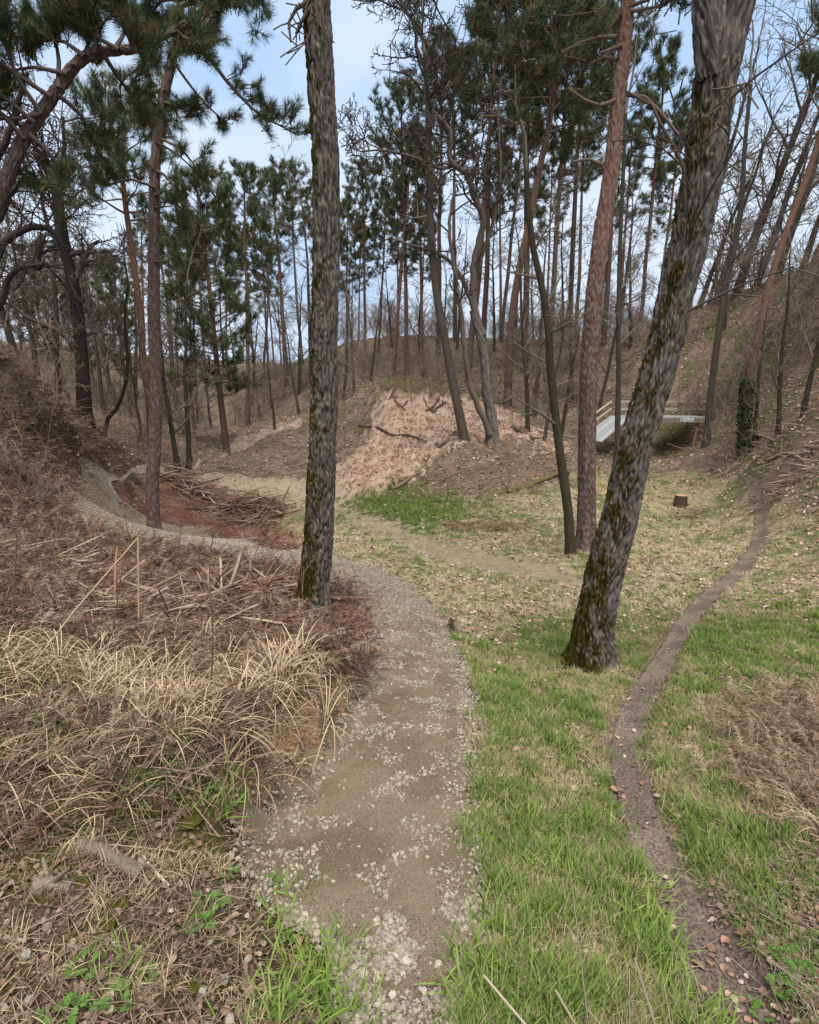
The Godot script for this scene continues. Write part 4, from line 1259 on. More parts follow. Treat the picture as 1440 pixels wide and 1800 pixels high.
func cover() -> void:
	var g := RandomNumberGenerator.new()
	g.seed = 909
	var grass := Heap.new()
	var dry := Heap.new()
	grass.keep = 0.42
	dry.keep = 0.42
	var leaves := Heap.new()
	var curl := Heap.new()
	var frond := Heap.new()
	var straw := Heap.new()
	var tg := MB.new()
	var crumb := Heap.new()
	var N := 215000
	var leafc := [Color(0.30, 0.19, 0.13), Color(0.40, 0.28, 0.21), Color(0.22, 0.13, 0.09), Color(0.48, 0.37, 0.29), Color(0.33, 0.19, 0.13)]
	var fernc := [Color(0.14, 0.072, 0.05), Color(0.20, 0.128, 0.09), Color(0.085, 0.052, 0.04), Color(0.29, 0.205, 0.15)]
	for k in N:
		var d := 0.9 * pow(34.0 / 0.9, g.randf())
		var x := g.randf_range(-1, 1) * (0.80 * d + 1.1)
		var z := -d
		var id := zone_at(x + g.randfn() * 0.03 * d, z + g.randfn() * 0.06 * d)
		var here := zone_at(x, z)
		if here == 1 or (here == 2 and id != 2): continue
		if id == 1 or id == 2 and here != 2 or here in [13, 17, 18]: id = here
		if here != 2 and (zone_at(x + 0.075, z) == 2 or zone_at(x - 0.075, z) == 2) and g.randf() < 0.8: continue
		var n1 := patch.get_noise_2d(x * 0.7 + 200, z * 0.7)
		var n2 := patch.get_noise_2d(x * 5 + 200, z * 5)
		var wet := n1 + 0.6 * n2
		var s := 1.0 + maxf(0.0, d - 5.0) * 0.055     # farther tufts stand for several
		var r := g.randf()
		match id:
			5:
				if r < 0.70:
					if wet > -0.08 or r < 0.26: grass.put(upright(x, z, g, s * g.randf_range(0.45, 1.15) * (0.8 + 1.4 * maxf(0.0, n2)), 0.4), Color(0.095, 0.155, 0.03).lerp(Color(0.22, 0.265, 0.075), g.randf() * g.randf_range(0.3, 1.0)))
					else: dry.put(upright(x, z, g, s * g.randf_range(0.5, 1.0), 0.5), Color(0.42, 0.35, 0.20).lerp(Color(0.27, 0.24, 0.11), g.randf()))
				elif r < 0.88: dry.put(upright(x, z, g, s * g.randf_range(0.5, 1.05), 0.6), Color(0.42, 0.34, 0.21).lerp(Color(0.25, 0.20, 0.11), g.randf()))
				elif r < 0.93 and n1 < 0.05: leaves.put(lying(x, z, g, 0.35, Vector3.ONE * s * g.randf_range(0.4, 0.9), 0.015), leafc[g.randi() % 5])
				elif r < 0.96: twig(tg, g, on(x, z, 0.01), rv(g) * Vector3(1, 0.1, 1), g.randf_range(0.06, 0.22), 0.0025, Color(0.26, 0.19, 0.14))
			6:
				if r < 0.48: dry.put(upright(x, z, g, s * g.randf_range(0.5, 1.0), 0.6), Color(0.64, 0.54, 0.35).lerp(Color(0.42, 0.35, 0.20), g.randf()))
				elif r < 0.74 and wet > -0.05: grass.put(upright(x, z, g, s * g.randf_range(0.5, 0.9), 0.35), Color(0.16, 0.20, 0.05).lerp(Color(0.27, 0.28, 0.10), g.randf()))
				elif r < 0.86: leaves.put(lying(x, z, g, 0.35, Vector3.ONE * s * g.randf_range(0.5, 1.0), 0.02), leafc[g.randi() % 5])
			7:
				grass.put(upright(x, z, g, s * g.randf_range(0.7, 1.3), 0.3), Color(0.085, 0.14, 0.03).lerp(Color(0.15, 0.20, 0.05), g.randf()))
			2:
				if r < 0.04: leaves.put(lying(x, z, g, 0.3, Vector3.ONE * s * g.randf_range(0.3, 0.7), 0.016), leafc[g.randi() % 5])
				elif r < 0.5: crumb.put(lying(x, z, g, 1.0, Vector3.ONE * s * g.randf_range(0.004, 0.014), 0.014), Color(0.27, 0.20, 0.17) * g.randf_range(0.7, 1.3))
			11:
				if r < 0.5: leaves.put(lying(x, z, g, 0.5, Vector3.ONE * g.randf_range(0.25, 0.65), 0.01), leafc[g.randi() % 5] * g.randf_range(0.5, 1.0))
				elif r < 0.62 and wet > 0.0: grass.put(upright(x, z, g, g.randf_range(0.6, 1.1), 0.4), Color(0.12, 0.17, 0.045))
				elif r < 0.8: twig(tg, g, on(x, z, 0.008), rv(g) * Vector3(1, 0.15, 1), g.randf_range(0.05, 0.25), 0.002, Color(0.25, 0.19, 0.15))
				elif r < 0.95: crumb.put(lying(x, z, g, 1.0, Vector3.ONE * g.randf_range(0.005, 0.02), 0.003), Color(0.24, 0.18, 0.15) * g.randf_range(0.6, 1.5))
			10:
				if r < 0.05: straw.put(upright(x, z, g, s * g.randf_range(0.2, 0.45), 0.9), Color(0.42, 0.31, 0.20).lerp(Color(0.56, 0.45, 0.30), g.randf()))
				elif r < 0.30: frond.put(laid(on(x, z, 0.02), rv(g) * Vector3(1, 0.25, 1), g.randf_range(0.1, 0.28), g.randf_range(0.07, 0.15)), Color(0.34, 0.24, 0.16) * g.randf_range(0.4, 1.1))
				elif r < 0.85: twig(tg, g, on(x, z, g.randf_range(0.0, 0.03)), rv(g) * Vector3(1, 0.15, 1), g.randf_range(0.08, 0.32), 0.0016, Color(0.46, 0.32, 0.22) * g.randf_range(0.45, 1.25))
			8:
				if d < 3.3:
					if r < 0.25: frond.put(laid(on(x, z, g.randf_range(0, 0.05)), rv(g) * Vector3(1, 0.5, 1), g.randf_range(0.08, 0.22), g.randf_range(0.05, 0.12)), fernc[g.randi() % 4])
					elif r < 0.262: straw.put(upright(x, z, g, g.randf_range(0.35, 0.7), 0.6), Color(0.50, 0.39, 0.22).lerp(Color(0.36, 0.26, 0.15), g.randf()))
					elif r < 0.75: twig(tg, g, on(x, z, g.randf_range(0.0, 0.09)), rv(g) * Vector3(1, 0.35, 1), g.randf_range(0.08, 0.42), g.randf_range(0.0009, 0.0028), Color(0.33, 0.21, 0.15).lerp(Color(0.40, 0.32, 0.23), g.randf()) * g.randf_range(0.1, 1.2))
					elif r < 0.9: curl.put(lying(x, z, g, 0.8, Vector3.ONE * g.randf_range(0.3, 0.7), 0.02), fernc[g.randi() % 4] * 1.2)
					elif wet > 0.0: grass.put(upright(x, z, g, g.randf_range(0.8, 1.8), 0.5), Color(0.15, 0.21, 0.05))
				else:
					if r < 0.27: frond.put(laid(on(x, z, g.randf_range(0, 0.06)), rv(g) * Vector3(1, 0.4, 1), s * g.randf_range(0.12, 0.34), s * g.randf_range(0.08, 0.18)), fernc[g.randi() % 4] * g.randf_range(0.8, 1.3))
					elif r < 0.278: straw.put(upright(x, z, g, s * g.randf_range(0.3, 0.6), 0.8), Color(0.42, 0.30, 0.19).lerp(Color(0.30, 0.20, 0.13), g.randf()))
					elif r < 0.80: twig(tg, g, on(x, z, g.randf_range(0.0, 0.06)), rv(g) * Vector3(1, 0.22, 1), s * g.randf_range(0.15, 0.5), s * g.randf_range(0.0015, 0.0036), Color(0.30, 0.19, 0.14).lerp(Color(0.36, 0.29, 0.23), g.randf()) * g.randf_range(0.12, 1.25))
					elif r < 0.92: curl.put(lying(x, z, g, 0.7, Vector3.ONE * s * g.randf_range(0.6, 1.2), 0.02), fernc[g.randi() % 4] * 1.2)
			14, 15:
				if r < 0.45: twig(tg, g, on(x, z, g.randf_range(0.0, 0.04)), rv(g) * Vector3(1, 0.2, 1), s * g.randf_range(0.1, 0.4), s * 0.0022, Color(0.30, 0.15, 0.10) * g.randf_range(0.6, 1.35))
				elif r < 0.8: curl.put(lying(x, z, g, 0.6, Vector3.ONE * s * g.randf_range(0.4, 0.8), 0.012), fernc[g.randi() % 4] * 1.3)
			12:
				if r < 0.05: curl.put(lying(x, z, g, 0.6, Vector3.ONE * g.randf_range(0.25, 0.65), 0.008), leafc[g.randi() % 5] * g.randf_range(0.4, 0.95))
				elif r < 0.24: twig(tg, g, on(x, z, g.randf_range(0, 0.02)), rv(g) * Vector3(1, 0.2, 1), g.randf_range(0.03, 0.17), g.randf_range(0.0007, 0.002), Color(0.27, 0.20, 0.14) * g.randf_range(0.35, 1.4))
				elif r < 0.48: crumb.put(lying(x, z, g, 1.0, Vector3.ONE * g.randf_range(0.006, 0.022), 0.003), Color(0.24, 0.17, 0.12) * g.randf_range(0.6, 1.5))
				elif r < 0.90 and wet > 0.05: grass.put(upright(x, z, g, g.randf_range(0.15, 0.34), 0.9), Color(0.085, 0.088, 0.02).lerp(Color(0.13, 0.12, 0.028), g.randf()))
				elif r > 0.965: dry.put(upright(x, z, g, g.randf_range(0.5, 1.0), 0.7), Color(0.40, 0.31, 0.18))
			13:
				if r < 0.25: crumb.put(lying(x, z, g, 1.0, Vector3.ONE * g.randf_range(0.008, 0.03), 0.002), Color(0.42, 0.27, 0.15) * g.randf_range(0.7, 1.2))
				elif r < 0.32: twig(tg, g, on(x, z, 0.005), rv(g) * Vector3(1, 0.4, 1), g.randf_range(0.06, 0.2), 0.002, Color(0.28, 0.19, 0.13))
			17:
				if r < 0.2: leaves.put(lying(x, z, g, 0.3, Vector3.ONE * s * g.randf_range(0.4, 0.8), 0.02), leafc[g.randi() % 5])
				elif r < 0.34: dry.put(upright(x, z, g, s * g.randf_range(0.4, 0.7), 0.6), Color(0.52, 0.43, 0.27))
			18:
				if r < 0.6: dry.put(upright(x, z, g, s * g.randf_range(0.4, 0.7), 0.8), Color(0.52, 0.43, 0.28).lerp(Color(0.36, 0.29, 0.19), g.randf()))
			16:
				if r < 0.5: twig(tg, g, on(x, z, g.randf_range(-0.05, 0.06)), rv(g) * Vector3(1, 0.7, 1), s * g.randf_range(0.2, 0.7), s * 0.005, Color(0.19, 0.14, 0.11) * g.randf_range(0.4, 1.3))
				else: dry.put(upright(x, z, g, s * g.randf_range(0.7, 1.3), 0.5), Color(0.26, 0.21, 0.11))
			3:
				if r > 0.9: twig(tg, g, on(x, z, 0.04), rv(g) * Vector3(1, 0.4, 1), s * g.randf_range(0.2, 0.6), s * 0.004, Color(0.20, 0.13, 0.10) * g.randf_range(0.5, 1.4))
				elif r < 0.62 and (wet > -0.1 or r < 0.16): leaves.put(lying(x, z, g, 0.6, Vector3.ONE * s * g.randf_range(0.5, 1.0), 0.03), Color(0.44, 0.26, 0.19).lerp(Color(0.25, 0.14, 0.10), g.randf()))
			4:
				if r < 0.5: leaves.put(lying(x, z, g, 0.6, Vector3.ONE * s * g.randf_range(0.5, 1.0), 0.03), leafc[g.randi() % 5] * 0.9)
				elif r < 0.8: twig(tg, g, on(x, z, 0.04), rv(g) * Vector3(1, 0.3, 1), s * g.randf_range(0.3, 0.7), s * 0.003, Color(0.28, 0.20, 0.15) * g.randf_range(0.6, 1.3))
				elif r < 0.9: grass.put(upright(x, z, g, s * g.randf_range(0.5, 1.0), 0.5), Color(0.12, 0.15, 0.05))
			9:
				if r < 0.72: leaves.put(lying(x, z, g, 0.6, Vector3.ONE * s * g.randf_range(0.5, 1.05), 0.03), leafc[g.randi() % 5] * g.randf_range(0.85, 1.4))
				elif r < 0.88: twig(tg, g, on(x, z, 0.05), rv(g) * Vector3(1, 0.3, 1), s * g.randf_range(0.3, 1.0), s * 0.004, Color(0.25, 0.19, 0.15) * g.randf_range(0.6, 1.3))
				elif wet > 0.1: grass.put(upright(x, z, g, s * g.randf_range(0.5, 1.0), 0.5), Color(0.12, 0.15, 0.05))
			0:
				if r < 0.5: leaves.put(lying(x, z, g, 0.6, Vector3.ONE * s * g.randf_range(0.5, 1.0), 0.03), leafc[g.randi() % 5] * g.randf_range(0.7, 1.25))
				elif r < 0.8: twig(tg, g, on(x, z, 0.05), rv(g) * Vector3(1, 0.3, 1), s * g.randf_range(0.3, 1.0), s * 0.004, Color(0.30, 0.235, 0.18) * g.randf_range(0.5, 1.3))
				elif wet > 0.05: grass.put(upright(x, z, g, s * g.randf_range(0.6, 1.1), 0.5), Color(0.13, 0.15, 0.05).lerp(Color(0.34, 0.28, 0.15), g.randf()))
	# long dead grass on the brow of the bank
	for q in [[300,1180,60,0.35], [420,1190,50,0.3], [200,1240,50,0.35], [330,1260,45,0.3], [450,1230,40,0.25], [480,1170,25,0.25], [120,1200,35,0.35], [60,1230,25,0.3], [380,1130,20,0.3], [540,1180,16,0.2], [10,1180,20,0.3], [350,1310,12,0.2]]:
		var p := hit(q[0], q[1])
		for k in int(q[2] * 0.6):
			var x: float = p.x + g.randfn() * q[3] * 0.6
			var z: float = p.z + g.randfn() * q[3] * 0.5
			if zone_at(x, z) == 1: continue
			var t := upright(x, z, g, g.randf_range(0.4, 0.85), 0.35)
			straw.put(t, Color(0.54, 0.42, 0.26).lerp(Color(0.30, 0.21, 0.13), g.randf()))
	for q in [[90,1230,80,0.2], [260,1230,30,0.12], [300,1330,16,0.14], [30,1260,70,0.2], [40,1350,20,0.15], [500,1640,8,0.08], [530,1700,14,0.07], [560,1640,6,0.06], [860,1740,60,0.16], [900,1700,40,0.2], [540,1780,8,0.06], [255,1715,3,0.04], [470,1780,3,0.05], [1190,1770,40,0.12], [1160,1650,30,0.1], [1140,1570,20,0.08], [970,1780,40,0.2]]:
		var p := hit(q[0], q[1])
		for k in int(q[2]):
			var x: float = p.x + g.randfn() * q[3]
			var z: float = p.z + g.randfn() * q[3]
			if zone_at(x, z) in [1, 2] and q[0] > 600: continue
			grass.put(upright(x, z, g, g.randf_range(1.0, 1.9) * (1.15 if q[0] < 450 and q[1] < 1400 else 1.0), 0.4), Color(0.10, 0.17, 0.03).lerp(Color(0.19, 0.25, 0.06), g.randf()))
	scatter("grass", "short green grass growing in the hollow and along the path", "grass", tuft_mesh(g, 38, 0.022, 0.075, 0.0016, 1.2, 0.05, 0.7, 3), grass)
	scatter("dry_grass", "short bleached dry grass mixed through the turf of the hollow", "grass", tuft_mesh(g, 32, 0.03, 0.09, 0.0013, 1.45, 0.055, 0.8, 3), dry)
	scatter("fallen_leaves", "brown fallen leaves strewn over slopes and turf", "leaves", leaf_mesh(g, 0.055), leaves)
	scatter("curled_leaves", "dark curled dead leaves littering the bank beside the path", "leaves", leaf_mesh(g, 0.05), curl)
	scatter("bracken_litter", "collapsed rust brown bracken fronds covering the bank", "bracken", frond_mesh(g), frond)
	scatter("dead_grass", "long straw coloured dead grass flopping over the bank", "grass", tuft_mesh(g, 13, 0.25, 0.75, 0.0036, 0.9, 0.06, 2.8, 8), straw)
	tag(part(self, "twig_litter", tg.mesh(M.twig)), "thin dead twigs and stalks scattered over the ground", "twigs", "", "stuff")
	print("twig verts ", tg.v.size())
	scatter("soil_crumbs", "small crumbs of soil and grit on bare earth", "soil", stone_mesh(g, M.stone, 0.3), crumb)
	gravel(g)

func scatter(called: String, label: String, category: String, me: Mesh, h: Heap) -> void:
	print(called, " ", h.xf.size())
	tag(multi(self, called, me, h.xf, h.cc), label, category, "", "stuff")

func gravel(g: RandomNumberGenerator) -> void:
	var hs := [Heap.new(), Heap.new(), Heap.new()]
	var n := 0
	for k in 150000:
		var f := pow(g.randf(), 1.12)
		var t := g.randf_range(-0.06, 1.06)
		var p := at_f(path_l, f).lerp(at_f(path_r, f), t)
		var d := -p.z
		# footprints and wheels have cleared lanes in the middle; stones lie at the rims and in bands
		var rim := maxf(absf(t - 0.5) * 2.0, 1.0 - smoothstep(1.15, 1.6, d) * 1.0)
		var a := patch.get_noise_2d(p.x * 3.6 + 400, p.z * 3.6)
		var dens := smoothstep(0.62, 0.95, rim) + 1.0 * smoothstep(0.10, 0.20, a + 0.45 * patch.get_noise_2d(p.x * 11, p.z * 11)) + 0.025
		dens = maxf(dens, 0.55 * smoothstep(4.0, 6.5, d))
		if t < 0 or t > 1: dens *= 0.35
		if d < 2.0: dens *= lerpf(0.6, 1.0, smoothstep(1.1, 2.0, d))
		if g.randf() > dens: continue
		var s := 0.006 + 0.019 * pow(g.randf(), 2.4)
		if d < 1.7: s += 0.010 * g.randf() * g.randf()
		s *= 1.0 + maxf(0.0, d - 5.0) * 0.08
		var c := Color(0.62, 0.535, 0.42).lerp(Color(0.45, 0.38, 0.29), g.randf()) * g.randf_range(0.5, 1.0)
		hs[n % 3].put(Transform3D(Basis.from_euler(Vector3(g.randf() * 6, g.randf() * 6, g.randf() * 6)).scaled(Vector3(s, s * 0.8, s)), Vector3(p.x, height(p.x, p.z) + 0.02 + s * 0.08, p.z)), c)
		n += 1
	for k in 60000:
		var f := 0.42 * g.randf()
		var p := at_f(path_l, f).lerp(at_f(path_r, f), g.randf())
		var s := g.randf_range(0.003, 0.0085)
		hs[k % 3].put(Transform3D(Basis.from_euler(Vector3(g.randf() * 6, g.randf() * 6, g.randf() * 6)).scaled(Vector3(s, s, s)), Vector3(p.x, height(p.x, p.z) + 0.0205, p.z)), Color(0.31, 0.25, 0.18) * g.randf_range(0.4, 1.4))
	for k in 3: scatter("gravel", ["pale gravel strewn along the rims and middle of the footpath", "angular cream gravel chips lying on the footpath", "small beige stones spread over the footpath"][k], "gravel", stone_mesh(g, M.stone, 0.28), hs[k])

# ---------------------------------------------------------------- single things
func wood_along(called: String, label: String, category: String, px: Array, r0: float, r1: float, col: Color, lift := 0.6, group := "", m: Material = null, knobs := 2) -> Node3D:
	var w := PackedVector3Array()
	for k in px.size() / 2: w.push_back(hit(px[k * 2], px[k * 2 + 1]) + Vector3(0, r0 * lift, 0))
	var o := thing(called, label, category, w[0], group)
	var p := local(curve(w, 0.12), o)
	var mb := MB.new()
	for k in range(1, p.size() - 1): p[k] += rv(rng) * r0 * 0.25
	mb.tube(p, taper(p.size(), r0, r1), 9, col, col * 0.9, true)
	for k in knobs:
		var a := rng.randi_range(1, p.size() - 2)
		mb.tube(PackedVector3Array([p[a], p[a] + (rv(rng) + Vector3.UP * 0.4).normalized() * r0 * rng.randf_range(2.5, 6)]), PackedFloat32Array([r0 * 0.4, r0 * 0.2]), 5, col)
	part(o, "wood", mb.mesh(m if m else M.deadwood))
	return o

func brush_pile(label: String, u: float, v: float, rx: float, rz: float, h: float, n: int, lmin: float, lmax: float, r: float, cs: Array, meshes: Array, g: RandomNumberGenerator) -> void:
	var c := hit(u, v)
	var o := thing("brush_pile", label, "brushwood", c)
	for k in n:
		var a := g.randf() * TAU
		var q := sqrt(g.randf())
		var x := cos(a) * q * rx
		var z := sin(a) * q * rz
		var y := height(c.x + x, c.z + z) - c.y + (1.0 - q * q) * h * g.randf_range(0.15, 1.0) + 0.01
		var d := (Vector3(1, g.randf_range(-0.3, 0.35), g.randf_range(-0.9, 0.9)) if g.randf() < 0.35 else rv(g) * Vector3(1, 0.3, 1))
		var e := part(o, "stick", meshes[cs[g.randi() % cs.size()]])
		e.transform = laid(Vector3(x, y, z), d, g.randf_range(lmin, lmax), r * g.randf_range(0.5, 1.4))

func bridge() -> void:
	var dn := 20.2
	var df := 21.5
	var yt := at(1170, 733, dn).y
	var o := thing("footbridge", "low wooden footbridge with pale deck boards, a ramp and a two bar handrail", "bridge", Vector3(at(1170, 733, dn).x, yt, -dn))
	var og := o.position
	var x0 := at(1104, 733, dn).x - og.x
	var x1 := at(1246, 733, dn).x - og.x
	var pale := Color(0.43, 0.435, 0.43)
	var wood := Color(0.47, 0.40, 0.30)
	var mid := Vector3((x0 + x1) / 2, 0, 0)
	for k in 4:      # deck boards, lengthwise
		var mb := MB.new()
		mb.box(Transform3D(Basis(), mid + Vector3(0, -0.02 - 0.003 * (k % 2), -0.16 - k * 0.325)), Vector3(x1 - x0, 0.04, 0.31), pale * [1.0, 0.9, 1.04, 0.94][k])
		part(o, "deck_board", mb.mesh(M.panel))
	var fb := MB.new()
	fb.box(Transform3D(Basis(), mid + Vector3(0, -0.125, 0.02)), Vector3(x1 - x0, 0.16, 0.045), Color(0.30, 0.25, 0.20))
	part(o, "side_beam", fb.mesh(M.board))
	fb = MB.new()
	fb.box(Transform3D(Basis(), mid + Vector3(0, -0.125, -1.28)), Vector3(x1 - x0, 0.16, 0.045), Color(0.30, 0.25, 0.20))
	part(o, "side_beam", fb.mesh(M.board))
	var sg := MB.new()
	sg.box(Transform3D(Basis(), Vector3(at(1207, 733, dn).x - og.x, -0.10, 0.052)), Vector3(0.48, 0.13, 0.012), Color(0.72, 0.78, 0.82))
	var sp := part(o, "sign", sg.mesh(M.panel))
	sp.set_meta("label", "white sign plate with a dark round mark and a grey line of lettering")
	var mk := MB.new()
	for k in 10:
		var a := TAU * k / 12.0 + 0.4
		mk.box(Transform3D(Basis(Vector3(0, 0, 1), a), Vector3(at(1207, 733, dn).x - og.x - 0.17 + cos(a) * 0.038, -0.10 + sin(a) * 0.038, 0.061)), Vector3(0.016, 0.022, 0.004), Color(0.05, 0.06, 0.07))
	part(sp, "emblem", mk.mesh(M.board))
	mk = MB.new()
	for k in 9: mk.box(Transform3D(Basis(), Vector3(at(1207, 733, dn).x - og.x - 0.08 + k * 0.032, -0.11, 0.061)), Vector3(0.02, 0.026 + 0.01 * (k % 3), 0.004), Color(0.35, 0.40, 0.42))
	part(sp, "lettering", mk.mesh(M.board))
	# handrail on the far side
	var rt := at(1195, 706, df).y - yt
	var rm := at(1195, 719, df).y - yt
	var bx := at(1086, 706, df).x - og.x
	var ex := at(1246, 706, df).x - og.x
	for yy in [rt, rm]:
		var mb := MB.new()
		mb.box(Transform3D(Basis(), Vector3((bx + ex) / 2, yy, -1.30)), Vector3(ex - bx, 0.10, 0.045), wood)
		part(o, "rail", mb.mesh(M.board))
	for u in [1090, 1140, 1196, 1240]:
		var mb := MB.new()
		mb.box(Transform3D(Basis(), Vector3(at(u, 706, df).x - og.x, rt / 2 - 0.09, -1.365)), Vector3(0.10, rt + 0.32, 0.08), wood * 0.9)
		part(o, "post", mb.mesh(M.board))
	# ramp down to the mound
	var a0 := at(1108, 733, dn) - og; a0.y = -0.005; a0.z = 0.0
	var b0 := Vector3(a0.x - 0.25, -0.005, -1.3)
	var lo := at(1058, 776, 18.9); lo.y = maxf(lo.y, height(lo.x, lo.z) + 0.05)
	var a1 := lo - og
	var b1 := a1 + (b0 - a0) + Vector3(-0.1, 0.02, 0.1)
	for k in 4:
		var mb := MB.new()
		var f0 := k / 4.0 + 0.006
		var f1 := (k + 1) / 4.0 - 0.006
		var c: Color = pale * [1.02, 0.86, 1.05, 0.92][k]
		var q := [a0.lerp(b0, f0), a0.lerp(b0, f1), a1.lerp(b1, f1), a1.lerp(b1, f0)]
		var dn2 := Vector3(0, -0.035, 0)
		mb.face([q[3], q[2], q[1], q[0]], c)
		mb.face([q[0] + dn2, q[1] + dn2, q[2] + dn2, q[3] + dn2], c)
		for j in 4: mb.face([q[j], q[(j + 1) % 4], q[(j + 1) % 4] + dn2, q[j] + dn2], c)
		var cen: Vector3 = (q[0] + q[2]) / 2 + dn2 / 2
		for t in mb.v.size() / 4:
			var fc := (mb.v[t * 4] + mb.v[t * 4 + 2]) / 2 - cen
			if mb.n[t * 4].dot(fc) < 0:
				for j in 4: mb.n[t * 4 + j] = -mb.n[t * 4 + j]
				var iw := t * 6
				for tr in 2:
					var sw := mb.i[iw + tr * 3 + 1]; mb.i[iw + tr * 3 + 1] = mb.i[iw + tr * 3 + 2]; mb.i[iw + tr * 3 + 2] = sw
		part(o, "ramp_board", mb.mesh(M.panel))
	for yy in [rt, rm]:
		var mb := MB.new()
		mb.tube(PackedVector3Array([b0 + Vector3(0, yy, 0), b1 + Vector3(0, yy, 0)]), PackedFloat32Array([0.045, 0.045]), 4, wood, Color(-1, 0, 0), true)
		part(o, "rail", mb.mesh(M.board))
	for f in [0.5, 0.95]:
		var p: Vector3 = b0.lerp(b1, f)
		var mb := MB.new()
		mb.box(Transform3D(Basis(), p + Vector3(-0.06, rt / 2 - 0.1, -0.03)), Vector3(0.09, rt + 0.3, 0.09), wood * 0.9)
		part(o, "post", mb.mesh(M.board))
	for f in [0.35, 0.02, -0.6]:
		var p := a0.lerp(a1, f) if f >= 0 else Vector3(x1 - 0.3, 0, 0)
		var gy := height(og.x + p.x, og.z + p.z - 0.1) - og.y
		var mb := MB.new()
		mb.tube(PackedVector3Array([Vector3(p.x - 0.12, gy - 0.15, p.z - 0.1), Vector3(p.x, p.y - 0.05, p.z - 0.1)]), PackedFloat32Array([0.06, 0.06]), 8, Color(0.30, 0.19, 0.13), Color(-1, 0, 0), true)
		part(o, "support", mb.mesh(M.deadwood))

